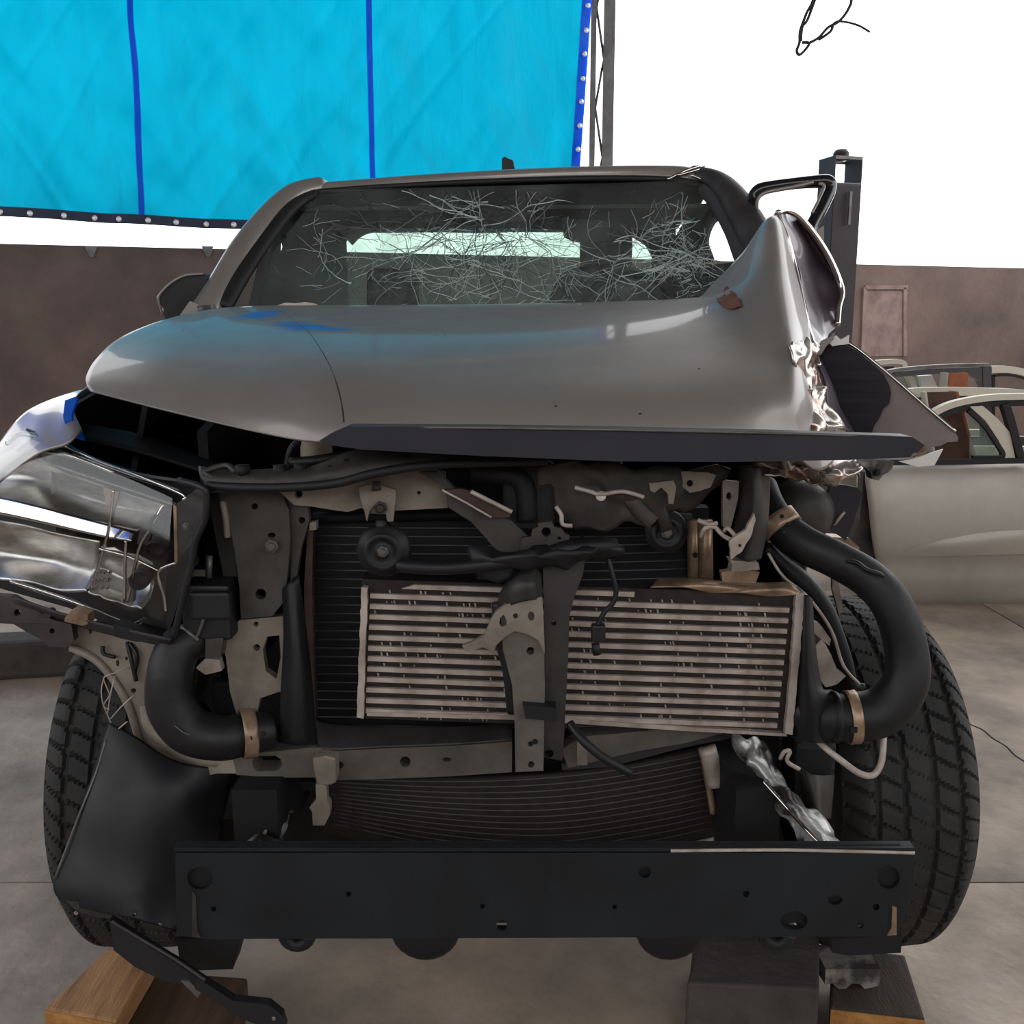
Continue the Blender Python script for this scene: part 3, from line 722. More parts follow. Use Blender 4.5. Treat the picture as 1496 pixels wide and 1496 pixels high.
w.build('upper_reflector', M['lamp_metal'], lamp, solid=.003)
w = MB().grid([[(-30,756,1.94),(40,768,1.88),(90,780,1.86),(146,790,1.79)],[(-30,800,1.98),(40,812,1.94),(90,820,1.90),(142,832,1.81)],[(-30,846,1.92),(40,850,1.86),(90,864,1.82),(128,864,1.78)]], 6)
w.build('main_reflector', M['lamp_metal'], lamp, solid=.003)
w = MB().grid([[(148,796,1.78),(190,806,1.76),(226,822,1.73)],[(140,830,1.80),(180,850,1.79),(228,850,1.75)],[(126,862,1.76),(170,880,1.74),(206,890,1.72)]], 6, .01, freq=40)
w.build('indicator_reflector', M['lamp_metal'], lamp, solid=.003)
for x, y, r, nm, mm in ((233,765,13,'projector_ring','black_plastic'),(228,803,13,'bulb_socket','steel_dark'),(206,845,13,'bulb_socket','steel_dark')):
    rr = r*1.7/FPX
    MB().lathe([(rr*1.1,-.02),(rr*1.15,0),(rr*1.1,.03),(rr*.8,.01),(rr*.3,.03),(0,.03),(0,.05),(rr*1.2,.05)], P(x,y,1.70), (-.15,1,0), 16).build(nm, M[mm], lamp)
for i, (x, y) in enumerate([(140+q%4*7-(q//4)*3, 836+(q//4)*11) for q in range(12)]):
    MB().lathe([(0,-.008),(.0035,-.004),(.004,.002),(0,.002)], P(x+ (i//4), y, 1.745), (0,1,0), 6).build('reflector_bead', M['chrome'], lamp)
for pts in ([(166,716,1.74),(163,745,1.74),(158,778,1.74),(152,800,1.74),(142,835,1.745),(128,862,1.745)], [(240,736,1.70),(220,772,1.70),(204,800,1.71),(194,842,1.71),(186,880,1.71)], [(146,802,1.74),(190,814,1.72),(232,834,1.695)], [(184,790,1.72),(183,815,1.72),(182,880,1.72)]):
    MB().tube(pts, .003, 6).build('inner_rib', M['chrome'], lamp)
MB().plate([(150,712),(174,718),(164,752),(160,770),(156,742)], 1.78, .01).build('amber_marker', M['clamp'], lamp)
MB().plate([(206,768),(222,772),(216,796),(200,794)], 1.72, .015).build('bulb_clip', M['steel_dark'], lamp)
MB().plate([(184,846),(196,848),(194,880),(182,878)], 1.72, .015).build('bulb_clip', M['steel_mid'], lamp)
# clear lens
Lr = []
for t in range(6):
    f = t/5
    top = [(-30,682),(20,655),(44,642),(120,672),(190,700),(252,728)]; bot = [(-30,838),(16,846),(60,862),(120,880),(190,908),(238,922)]
    Lr.append([(a[0]+(b[0]-a[0])*f, a[1]+(b[1]-a[1])*f, hl_d(a[0]+(b[0]-a[0])*f, 790) - .02 - .035*math.sin(f*PI)) for a, b in zip(top, bot)])
w = MB().grid(Lr, 5); w.build('lens', M['lens'], lamp)
for pts in ([(10,648,1.85),(40,634,1.83),(110,664,1.77),(190,694,1.70),(262,716,1.655)], [(30,662,1.83),(110,690,1.765),(190,716,1.70),(256,738,1.65)], [(16,848,1.84),(60,864,1.80),(120,883,1.755),(190,910,1.70),(214,902,1.68)]):
    MB().tube(pts, .0045, 6).build('lens_rim', M['lens'], lamp)
MB().tube([(96,650,1.79),(140,672,1.755),(200,694,1.71),(266,722,1.65),(268,730,1.645)], .003, 6).build('lens_rim', M['chrome'], lamp)
MB().tube([(58,656,1.80),(72,660,1.795),(110,668,1.775),(166,690,1.73)], .004, 6).build('lens_rim', M['chrome'], lamp)
MB().tube([(16,850,1.84),(70,866,1.80),(130,888,1.75)], .003, 6).build('lens_rim', M['chrome'], lamp)
w = MB().plate([(274,812),(284,815),(287,822),(283,829),(273,828)], 1.64, .02, holes=[ring(279,821,3,8)]); w.build('fixing_tab', M['black_plastic'], lamp)
w = MB().bolt(272,769,1.638,4); w.build('bolt', M['steel_mid'], lamp)
MB().tube([(262,702,1.655),(296,712,1.625),(302,725,1.622),(299,760,1.625),(286,790,1.63),(279,828,1.635),(268,870,1.64),(254,934,1.655)], .006, 8).build('housing_rim', M['black_plastic'], lamp)
# bracket under the lamp
br = MB().plate([(-30,868),(16,872),(34,882),(78,906),(104,912),(108,936),(98,946),(70,944),(60,934),(40,924),(20,912),(-30,908)], lambda x, y: 1.80-.0006*x, .02, holes=[ring(25,895,5,10),ring(69,897,6,10),ring(76,922,4,8)]).build('lamp_bracket', M['paint_grey'], T)
w = MB().plate([(95,902),(106,890),(128,898),(128,912),(120,914),(94,908)], 1.70, .03); w.build('retaining_clip', M['clamp'], br)
w = MB().plate([(166,912),(246,932),(240,936),(200,938),(168,930)], 1.66, .04); w.build('lower_lip', M['black_plastic'], br)
w = MB().grid([[(20,872,1.76),(90,896,1.72),(160,914,1.68),(250,934,1.62)],[(20,884,1.80),(90,906,1.77),(160,926,1.72),(246,944,1.66)]], 4); w.build('lamp_shelf', M['steel_dark'], br, solid=.004)

# ---- inner wing and lower cross member
w = MB().plate([(96,912),(130,918),(180,934),(236,938),(232,955),(218,985),(212,1020),(216,1048),(228,1066),(250,1082),(285,1096),(322,1104),(340,1108),(345,1130),(318,1130),(296,1134),(270,1122),(250,1118),(224,1108),(206,1096),(198,1072),(188,1040),(172,1006),(146,970),(118,950),(100,944)],
    lambda x, y: 1.80-.0004*(x-100), .012, holes=[ring(172,969,2.5,8,5), ring(195,1009,4,8), ring(185,962,2,8,3), ring(132,918,3,8,9)])
apron = w.build('inner_wing', M['paint_inner'], T)
MB().tube([(104,946,1.79),(140,964,1.78),(170,998,1.77),(190,1036,1.76),(204,1080,1.755),(216,1100,1.75)], .008, 8).build('flange_edge', M['paint_inner'], apron)
MB().tube([(212,1030,1.745),(220,1060,1.74),(250,1088,1.735),(290,1106,1.73),(345,1114,1.72)], [.010,.014,.016,.016,.012], 8).build('swage_bead', M['paint_inner'], apron)
MB().tube([(215,1092,1.748),(250,1108,1.742),(300,1122,1.735)], .006, 8).build('rust_run', M['clamp'], apron)
MB().bolt(194,975,1.77,5).build('bolt', M['steel_mid'], apron)
for pts in ([(190,940,1.76),(200,958,1.75),(196,985,1.755)], [(186,938,1.765),(192,965,1.752),(199,995,1.75)], [(150,944,1.77),(152,955,1.765),(168,960,1.762)]):
    MB().tube(pts, .004, 6).build('stay_rod', M['black_plastic'], apron)
w = MB().plate([(340,1106),(345,1100),(400,1098),(455,1092),(480,1094),(560,1090),(660,1086),(748,1080),(748,1128),(660,1134),(560,1138),(480,1140),(460,1136),(400,1136),(345,1132)], lambda x, y: 1.70+(y-1110)*.0002, .05,
    holes=[ring(376,1115,6,6,11)[1:5]+ring(404,1115,6,6,11)[4:]+ring(404,1115,6,6,11)[:2] if False else [(372,1105),(402,1104),(410,1109),(412,1116),(408,1124),(400,1127),(376,1127),(370,1121),(368,1114)], ring(592,1113,8,12), ring(653,1110,7,8,3.5), ring(497,1118,5,8)])
cm = w.build('lower_cross_member', M['support'], T)
w = MB().grid([[(460,1050,1.74),(480,1058,1.74),(560,1062,1.74),(660,1062,1.74),(748,1056,1.74)],[(462,1070,1.72),(490,1076,1.715),(560,1076,1.715),(660,1074,1.715),(748,1066,1.715)],[(466,1094,1.70),(490,1096,1.69),(560,1092,1.69),(660,1088,1.69),(748,1082,1.69)]], 5); w.build('upper_flange', M['paint_grey'], cm, solid=.004)
w = MB().plate([(820,1096),(850,1076),(900,1072),(960,1066),(1010,1062),(1060,1070),(1000,1086),(940,1096),(880,1110),(830,1122)], 1.76, .04); w.build('bent_section', M['support'], cm)
w = MB().plate([(820,1116),(900,1106),(1000,1082),(1070,1070),(1070,1078),(1000,1092),(900,1118),(822,1132)], 1.80, .03); w.build('lower_edge', M['steel_dark'], cm)
w = MB().plate([(456,1108),(476,1104),(491,1108),(491,1144),(484,1147),(462,1145),(458,1124)], 1.665, .035); lug = w.build('towing_lug', M['paint_inner'], cm, bevel=.004)
w = MB().plate([(461,1146),(470,1146),(477,1148),(478,1170),(482,1176),(482,1190),(474,1206),(457,1206),(456,1186),(452,1180),(462,1168)], 1.69, .02); w.build('torn_tab', M['paint_inner'], lug)
MB().plate([(843,1084),(858,1084),(858,1118),(843,1118)], 1.73, .012).build('locating_tab', M['paint_inner'], cm)

# ---- left support, air guide, pillar
w = MB().plate([(318,720),(330,718),(410,722),(422,745),(424,790),(420,840),(414,880),(398,900),(352,904),(350,860),(342,800),(334,760)], 1.70, .02, holes=[ring(372,740,5,10), ring(397,782,6,8,4), ring(381,868,8,12)])
sup = w.build('side_support', M['paint_dirty'], T)
w = MB().plate([(302,720),(330,718),(342,800),(350,880),(326,840),(314,780)], 1.74, .02); w.build('support_flange', M['paint_grey'], sup)
MB().tube([(325,732,1.70),(330,760,1.70),(332,785,1.70)], .006, 8).build('stay_rod', M['paint_inner'], sup)
MB().tube([(306,812,1.72),(305,848,1.72)], .006, 8, 2).build('stay_rod', M['steel_mid'], sup)
MB().bolt(397,798,1.69,7).build('bolt', M['steel_mid'], sup)
MB().plate([(372,676+20),(392,696),(392,714),(364,714)], 1.66, .01).build('rust_patch', M['rust'], sup)
w = MB().plate([(350,906),(416,900),(418,940),(416,990),(410,1010),(380,1020),(376,1040),(345,1042),(336,1010),(330,960),(322,936),(336,916)], 1.71, .02, holes=[ring(374,912,4,8), ring(375,946,5,10), [(390,930),(408,928),(410,960),(404,992),(388,980),(384,950)]])
w.build('lower_bracket', M['paint_inner'], sup)
w = MB().plate([(418,724),(450,742),(452,760),(440,800),(432,850),(424,850),(426,800),(424,750)], 1.715, .02, holes=[ring(441,760,5,10)]); pil = w.build('core_pillar', M['paint_dirty'], T)
w = MB().plate([(450,764),(457,764),(456,860),(458,960),(462,1060),(466,1090),(456,1090),(450,1040),(446,960),(444,860)], 1.735, .02); w.build('pillar_edge', M['brown_dull'], pil)
MB().plate([(452,764),(462,762),(462,774),(452,775)], 1.72, .02).build('pillar_clip', M['paint_inner'], pil)
w = MB().grid([[(414,860,1.70),(424,850,1.69),(436,840,1.70)],[(416,930,1.69),(432,930,1.67),(448,940,1.70)],[(412,1010,1.69),(436,1010,1.66),(456,1020,1.70)],[(408,1084,1.69),(436,1088,1.66),(460,1088,1.70)]], 6); w.build('air_guide', M['black_plastic'], T, solid=.006)
w = MB(); w.box(P(309,888,1.70), (.085,.07,.10)); w.box(P(309,884,1.66), (.07,.02,.05)); rel = w.build('relay_box', M['black_plastic'], T, bevel=.006)
MB().tube([(297,872,1.655),(298,900,1.655),(290,926,1.66),(286,930,1.66)], .003, 6).build('cable', M['steel_mid'], rel)
MB().tube([(264,914,1.67),(290,936,1.66)], .004, 6, 2).build('bar', M['steel_mid'], rel)
MB().plate([(300,934),(326,932),(322,960),(300,962)], 1.66, .03).build('relay_mount', M['paint_dirty'], rel)
MB().plate([(286,976),(300,962),(320,964),(324,980),(300,986)], 1.70, .02).build('relay_plate', M['alu'], rel)

# ---- upper tie bar
w = MB().grid([[(290,682,1.70),(340,688,1.68),(400,686,1.66),(446,684,1.65),(480,674,1.64),(522,658,1.64),(600,656,1.64),(760,656,1.64)],
               [(292,694,1.66),(340,697,1.64),(400,697,1.62),(450,695,1.61),(484,688,1.60),(530,676,1.60),(600,668,1.60),(760,662,1.61)],
               [(300,708,1.65),(340,710,1.63),(400,710,1.61),(470,706,1.60),(500,700,1.59),(545,688,1.59),(620,676,1.59),(760,668,1.60)]], 6)
tie = w.build('upper_tie_bar', M['paint_dirty'], T, solid=.004)
MB().tube([(302,709,1.64),(350,712,1.62),(420,712,1.60),(490,706,1.585),(545,692,1.58),(620,680,1.58),(700,676,1.585),(800,674,1.59)], .0075, 8).build('bonnet_seal', M['seal'], tie)
for x, y in ((355,688),(410,688),(440,686)): MB().lathe([(0,-.008),(.01,-.008),(.012,0),(.012,.01),(0,.01)], P(x,y,1.645), (0,0,1), 10).build('bolt', M['engine_dark'], tie)
for x, y in ((506,672),(482,682)): MB().lathe([(0,-.002),(.005,-.002),(.005,0),(0,0)], P(x,y,1.612), (0,1,1), 8).build('slot', M['engine_dark'], tie)
MB().tube([(318,700,1.65),(300,690,1.66),(330,680,1.67),(345,690,1.65)], .006, 6).build('wire_clip', M['paint_grey'], tie)
w = MB().plate([(396,712),(470,712),(540,698),(620,684),(650,690),(654,742),(578,746),(574,752),(540,750),(528,742),(508,748),(480,744),(456,740),(430,738),(412,722)], 1.69, .015, holes=[ring(436,722,6,10), ring(612,720,3,8)])
up = w.build('upper_panel', M['paint_inner'], T)
w = MB().plate([(524,712),(548,706),(578,716),(578,730),(574,762),(566,762),(562,742),(548,736),(540,746),(536,762),(530,738),(526,728)], 1.665, .012); w.build('horn_bracket', M['paint_inner'], up)
MB().bolt(556,742,1.66,7).build('bolt', M['paint_grey'], up)
MB().tube([(549,704,1.655),(550,716,1.65)], .008, 8, 2).build('stud', M['paint_dirty'], up)

# ---- radiator pack
w = MB().plate([(456,748),(1036,742),(1036,1064),(1010,1066),(462,1066)], 1.80, .04); rad = w.build('condenser_core', M['core'], T)
lns = MB()
for k in range(24):
    y = 770 + k*12.6
    lns.tube([(458,y,1.797),(620,y+1.5,1.797),(760,y+2,1.797),(900,y+1,1.797),(1005,y-2,1.797)], .0016, 4, 2)
stuff(lns.build('condenser_tubes', M['tubeline'], rad))
MB().tube([(458,757,1.79),(700,752,1.79),(1010,758,1.79)], .011, 8).build('header_rail', M['core'], rad)
for x in (1012, 1030): MB().tube([(x,760,1.78),(x+1,850,1.78)], .011 if x < 1020 else .014, 10, 2).build('side_tank', M['clamp'], rad)
MB().bolt(1016,811,1.765,3).build('bolt', M['engine_dark'], rad)
# lower warped radiator
def warp(x, k):
    t = (x-478)/(1042-478)
    top = 1132 - 30*t*t*t - 12*t*t + 6*math.sin(t*PI)
    bot = 1206 + 60*math.sin(min(1, t*1.25+.04)*PI*.62) - max(0, t-.55)*150*max(0,t-.45)
    return top + (bot-top)*k
w = MB(); rows = []
for k in range(7): rows.append([(478+564*i/9 - k*1.5*(i < 2), warp(478+564*i/9, k/6), 1.84 - .05*math.sin(i/9*PI)) for i in range(10)])
w.grid(rows, 4, .003, freq=10); lr = w.build('lower_radiator', M['fin'], T, solid=.02)
lns = MB()
for k in range(13):
    lns.tube([(482+556*i/12, warp(482+556*i/12, .06+k*.068), 1.826 - .05*math.sin(i/12*PI)) for i in range(13)], .0011, 4, 2)
stuff(lns.build('radiator_tubes', M['tubeline'], lr))
MB().tube([(560+482*i/10, warp(560+482*i/10, 1.0)+1, 1.825 - .05*math.sin((.15+i/10*.85)*PI)) for i in range(11)], .005, 6, 3).build('lower_rail', M['alu'], lr)
MB().tube([(1042,1188,1.82),(1034,1140,1.82),(1024,1092,1.82)], .007, 8).build('side_rail', M['clamp'], lr)
MB().tube([(1033,1092,1.80),(1041,1120,1.80),(1046,1146,1.80)], [.017,.018,.018], 14, 3).build('side_tank', M['alu'], lr)

# ---- intercooler
def icp(u, v):
    """u across 0..1, v down 0..1, on the face of the cooler"""
    tl, tr, br_, bl = (529,846), (1172,868), (1150,1072), (521,1049)
    x = (tl[0]*(1-u)+tr[0]*u)*(1-v) + (bl[0]*(1-u)+br_[0]*u)*v
    y = (tl[1]*(1-u)+tr[1]*u)*(1-v) + (bl[1]*(1-u)+br_[1]*u)*v
    return x, y
IC = 1.70
w = MB().plate([icp(0,0), icp(1,0), icp(1,1), icp(0,1)], IC+.008, .045); ic = w.build('intercooler', M['fin'], T)
nb = 13
for k in range(nb):
    v = .045 + k*.0752; w = MB(); hv = .0165
    jy = lambda: rng.uniform(-.0012,.0012)
    qa = [icp(u_, v-hv+jy()) for u_ in (.02,.25,.5,.75,.975)]; qb = [icp(u_, v+hv+jy()) for u_ in (.975,.75,.5,.25,.02)]
    if k == 0: qa = [icp(u_, v-hv) for u_ in (.12,.25,.5,.62)]; qb = [icp(u_, v+hv) for u_ in (.62,.5,.25,.09)]
    w.plate(qa + qb, IC, .009); w.build('cooler_bar', M['alu'], ic)
w = MB()
for k in range(210):
    r2 = rng; u_ = r2.uniform(.03,.96); v = .045 + (int(r2.uniform(0,nb))+.5)*.0752; x, y = icp(u_, min(v,.98)); s_ = r2.uniform(1.2,3.2)
    w.add([P(x-s_*.5,y-s_,IC+.005), P(x+s_*.3,y-s_*.7,IC+.003), P(x+s_*.6,y+s_,IC+.005), P(x-s_*.2,y+s_*.8,IC+.007)], [[0,1,2,3]])
stuff(w.build('bent_fins', M['alu'], ic, solid=.001))
w = MB().plate([(528,858),(537,859),(531,1050),(521,1048)], IC-.006, .05, jag=.8); w.build('header_strip', M['alu'], ic)
w = MB().plate([(1163,868),(1176,866),(1170,940),(1158,1074),(1147,1072),(1158,950)], IC-.006, .05, jag=.9); w.build('header_strip', M['alu'], ic)
w = MB().grid([[(960,846,IC+.03),(1010,846,IC+.03),(1060,850,IC+.03),(1110,852,IC+.03),(1150,852,IC+.03),(1166,864,IC+.02)],[(955,854,IC+.01),(1010,853,IC),(1060,857,IC),(1110,860,IC),(1146,860,IC),(1168,866,IC)],[(950,858,IC),(1000,858,IC-.006),(1040,866,IC+.008),(1080,866,IC-.006),(1120,871,IC+.006),(1166,869,IC-.004)]], 5); w.build('top_plate', M['clamp'], ic, solid=.003)
MB().plate([(536,1046),(760,1052),(1000,1068),(1150,1076),(1148,1072),(1000,1062),(760,1046),(536,1041)], IC-.004, .05).build('bottom_plate', M['alu'], ic)
w = MB().grid([[(1172,868,IC+.02),(1180,870,IC-.02),(1186,876,IC+.02)],[(1170,930,IC+.02),(1180,930,IC-.03),(1189,932,IC+.02)],[(1164,985,IC+.02),(1184,990,IC-.04),(1200,1004,IC+.02)],[(1160,1030,IC+.02),(1190,1030,IC-.05),(1218,1014,IC+.02)],[(1156,1078,IC+.02),(1186,1084,IC-.04),(1222,1086,IC+.02)]], 6); w.build('end_tank', M['black_plastic'], ic, solid=.004)
pipe = [(1170,1040,IC+.02),(1196,1046,IC),(1216,1047,IC-.01),(1228,1047,IC-.01)]
MB().tube(pipe, [.034,.038,.040,.040], 18).build('outlet_neck', M['black_plastic'], ic)
MB().tube([(1216,1047,IC-.012),(1222,1047,IC-.012)], .046, 20, 2).build('neck_collar', M['black_plastic'], ic)

# ---- hoses
hp = [(1215,1047,IC-.012),(1246,1048,IC-.014),(1290,1038,IC-.02),(1322,1000,IC-.02),(1324,950,IC-.01),(1306,890,IC+.0),(1272,848,IC+.02),(1222,818,IC+.04),(1176,796,IC+.06),(1140,768,IC+.09),(1122,740,IC+.12),(1112,712,IC+.16)]
hose = MB().tube(hp, [.042,.044,.044,.040,.0375,.036,.035,.034,.034,.033,.031,.03], 20, 8).build('charge_hose', M['rubber'], T)
def band(pts, r, nm='hose_clamp', par=None, m='clamp'):
    o = MB().tube(pts, r, 24, 3, cap=False).build(nm, M[m], par, solid=.003); return o
cl = band([(1237,1048,IC-.014),(1252,1047,IC-.015)], .0468, par=hose)
MB().box(P(1247,1066,IC-.062), (.012,.006,.010)).build('clamp_screw', M['engine_dark'], cl)
cl = band([(1132,757,IC+.10),(1146,775,IC+.085)], .0365, par=hose)
for x, y in ((1146,752),(1155,764),(1148,776)): MB().lathe([(0,-.003),(.004,-.003),(.004,0),(0,0)], P(x-4,y+2,IC+.045), (0,1,0), 8).build('clamp_hole', M['engine_dark'], cl)
MB().tube([(1238,820,IC+.0),(1252,822,IC-.01),(1266,832,IC-.02),(1284,838,IC-.025),(1290,842,IC-.02)], .004, 6).build('hose_ridge', M['rubber'], hose)
hp = [(292,930,1.70),(262,946,1.68),(248,985,1.665),(250,1030,1.66),(276,1066,1.66),(320,1078,1.66),(352,1074,1.67),(394,1066,1.70)]
hose2 = MB().tube(hp, [.036,.038,.040,.042,.042,.040,.038,.036], 20, 8).build('intake_hose', M['rubber'], T)
cl = band([(352,1073,1.665),(372,1070,1.675)], .0425, par=hose2)
for x, y in ((366,1078),(389-4,1072)): MB().box(P(x,y,1.632), (.007,.004,.007)).build('clamp_slot', M['engine_dark'], cl)
MB().tube([(255,1060,1.618),(268,1070,1.615),(278,1074,1.615)], .0012, 4, 2).build('scuff', M['steel_mid'], hose2)
# thin bright pipe at the lower right
MB().tube([(1186,1074,1.72),(1205,1092,1.68),(1230,1112,1.66),(1256,1130,1.65),(1276,1132,1.65),(1288,1112,1.66),(1291,1076,1.68)], .0058, 10).build('drain_pipe', M['alu'], T)

# ---- centre latch support
w = MB().plate([(738,872),(790,868),(794,930),(796,1000),(794,1126),(753,1128),(752,1060),(748,1000),(735,950),(732,905)], 1.63, .02, holes=[ring(775,951,6,10), ring(775,1087,4,10), ring(776,1117,5,10)])
cs = w.build('latch_support', M['support'], T)
w = MB().plate([(793,824),(856,808),(852,838),(838,876),(832,900),(830,960),(826,1040),(822,1112),(794,1106),(795,1000),(795,900)], 1.645, .02, holes=[ring(809,910,4,8), ring(802,1101,7,8,6)]); w.build('support_web', M['paint_grey'], cs)
w = MB().plate([(675,944),(690,938),(708,928),(716,908),(724,894),(738,884),(760,878),(792,872),(794,900),(796,956),(786,935),(770,926),(752,922),(738,930),(724,944),(722,952),(706,946),(680,952)], 1.615, .012, holes=[[(731,902),(736,898),(740,906),(740,914),(732,916),(729,911)], ring(753,900,4,8), ring(776,900,5,10,7)]); w.build('latch_gusset', M['paint_inner'], cs)
w = MB().grid([[(730,870,1.66),(750,838,1.65),(780,830,1.65),(792,836,1.66)],[(728,886,1.65),(748,856,1.62),(776,850,1.61),(790,856,1.64)],[(732,900,1.645),(748,884,1.615),(776,876,1.61),(792,876,1.63)]], 5); w.build('support_shroud', M['paint_grey'], cs, solid=.004)
MB().tube([(728,880,1.66),(732,930,1.655),(744,980,1.655),(750,1040,1.66)], .012, 8).build('support_seal', M['black_plastic'], cs)
MB().plate([(764,1030),(812,1034),(814,1054),(768,1050)], 1.612, .03).build('sensor_clip', M['black_plastic'], cs)
MB().tube([(832,1056,1.63),(850,1080,1.61),(880,1106,1.60),(922,1130,1.60)], .008, 8).build('release_rod', M['black_plastic'], cs)
MB().bolt(782,1084,1.625,3).build('bolt', M['engine_dark'], cs)
# diagonal strut
w = MB().plate([(612,690),(640,690),(660,710),(700,744),(746,760),(770,782),(780,788),(776,806),(752,806),(728,808),(710,786),(688,762),(656,742),(650,712),(630,700)], 1.66, .02); st = w.build('diagonal_strut', M['paint_dirty'], T)
w = MB().plate([(650,716),(672,714),(690,718),(748,746),(744,756),(718,756),(684,738)], 1.64, .012); w.build('strut_channel', M['brown_dull'], st)
MB().tube([(688,718,1.632),(716,732,1.63),(748,748,1.63)], .004, 6).build('strut_lip', M['alu'], st)
MB().tube([(646,716,1.634),(680,734,1.632),(718,756,1.632)], .002, 6).build('strut_lip', M['alu'], st)
w = MB().plate([(762,786),(776,784),(778,774),(786,770),(786,764),(806,762),(810,770),(820,772),(826,780),(832,782),(832,788),(816,792),(806,796),(780,806),(760,806)], 1.645, .012, holes=[ring(798,777,7,12), ring(817,786,3,8)]); w.build('latch_plate', M['paint_dirty'], st)
# latch bundle & wiring
w = MB().grid([[(690,800,1.66),(760,808,1.63),(830,794,1.63),(905,790,1.66)],[(690,820,1.655),(760,820,1.60),(830,806,1.60),(905,800,1.64)],[(700,838,1.66),(760,836,1.62),(800,826,1.62),(905,808,1.66)]], 5, .02, freq=30); w.build('wiring_loom', M['black_plastic'], T, solid=.01)
MB().tube([(580,826,1.66),(640,830,1.65),(700,826,1.64),(760,818,1.62),(830,802,1.62),(900,796,1.64)], .012, 8).build('wiring_loom', M['black_plastic'], T)
MB().tube([(884,800,1.66),(895,840,1.65),(900,862,1.65),(896,880,1.65),(882,896,1.65),(872,916,1.65)], .0045, 8).build('sensor_wire', M['black_plastic'], T)
MB().box(P(874,924,1.65), (.024,.02,.03)).build('sensor_plug', M['black_plastic'], T, bevel=.003)
MB().tube([(870,940,1.65),(872,956,1.65)], .008, 6, 2).build('plug_tail', M['black_plastic'], T)
# horns
for x, y, r, nm, dd in ((559,806,39,'horn',1.66),(974,778,32,'horn',1.70)):
    R_ = r*dd/FPX*1.03
    h = MB().lathe([(0,-.012),(R_*.2,-.012),(R_*.22,-.004),(R_*.5,-.004),(R_*.54,-.008),(R_*.72,-.006),(R_*.76,0),(R_*.95,0),(R_,.008),(R_,.022),(R_*.8,.034),(0,.036)], P(x,y,dd), (0,1,0), 32).build(nm, M['black_plastic'], T)
    MB().bolt(x,y,dd-.012,6).build('bolt', M['steel_mid'], h)
MB().tube([(556,760,1.67),(557,790,1.67)], .009, 8, 2).build('horn_stay', M['paint_grey'], T)
MB().tube([(950,700,1.68),(960,730,1.68),(974,775,1.685)], .012, 8, 2, flat=.4).build('horn_stay', M['paint_grey'], T)

# ---- right side brackets
w = MB().plate([(984,690),(1034,690),(1046,694),(1038,712),(1020,718),(1008,720),(998,712),(984,706)], 1.66, .012, holes=[ring(1008,706,5,10), ring(987,704,3,8)]); w.build('latch_bracket', M['paint_inner'], T)
w = MB().plate([(948,706),(984,702),(988,712),(984,736),(977,736),(976,722),(966,712),(956,720),(950,716)], 1.65, .012); w.build('hook_bracket', M['paint_inner'], T)
w = MB().plate([(1056,702),(1080,704),(1078,730),(1068,770),(1056,770)], 1.68, .015, holes=[ring(1065,725,4,10,6)]); rs = w.build('side_support', M['paint_inner'], T)
w = MB().grid([[(1082,680,1.70),(1104,680,1.64),(1124,684,1.70)],[(1080,730,1.70),(1106,730,1.63),(1122,738,1.69)],[(1074,770,1.70),(1100,780,1.63),(1118,780,1.69)],[(1070,818,1.70),(1092,820,1.64),(1110,816,1.69)]], 5); w.build('side_pillar', M['paint_grey'], rs, solid=.005)
w = MB().plate([(1066,790),(1090,774),(1102,750),(1104,760),(1096,786),(1084,806),(1068,818)], 1.62, .01, holes=[ring(1081,797,2.5,8)], jag=.8); w.build('torn_plate', M['alu'], rs)
w = MB().plate([(1066,818),(1108,822),(1110,832),(1068,836),(1070,826)], 1.64, .03); w.build('pillar_foot', M['paint_inner'], rs)
for pts in ([(1024,784,1.66),(1030,772,1.65),(1044,770,1.65),(1052,778,1.65)], [(1040,764,1.66),(1056,782,1.64),(1072,790,1.63)], [(1020,760,1.66),(1036,766,1.65),(1048,764,1.65)], [(1058,776,1.65),(1064,772,1.64),(1078,788,1.63)]):
    MB().tube(pts, .004, 6).build('torn_strip', M['alu'], rs)
w = MB().plate([(1054,836),(1084,832),(1110,836),(1104,852),(1056,850)], 1.70, .02); w.build('support_base', M['clamp'], rs)
# power-steering / expansion tank and booster on the right
bo = MB().lathe([(0,-.03),(.028,-.03),(.05,-.015),(.062,.01),(.064,.06),(.05,.09),(0,.09)], P(1176,752,1.92), (0,1,0), 28).build('brake_booster', M['paint_dirty'], T)
MB().tube([(1164,760,1.86),(1178,770,1.86),(1184,776,1.86)], .005, 6).build('booster_pipe', M['engine_dark'], bo)
w = MB().plate([(1212,710),(1228,708),(1252,712),(1260,722),(1248,760),(1236,790),(1212,774),(1204,770),(1206,740)], 1.93, .01, jag=.8); w.build('wheel_liner', M['lining'], T)
MB().tube([(1218,768,1.92),(1230,752,1.92),(1234,748,1.92)], .003, 6, 2).build('liner_tear', M['alu'], T)
MB().plate([(1200,784),(1240,786),(1256,800),(1248,816),(1200,800)], 2.05, .04).build('inner_bracket', M['clamp'], T)
MB().plate([(1216,842),(1224,846),(1232,890),(1226,900),(1216,860)], 1.86, .01).build('liner_edge', M['paint_inner'], T)
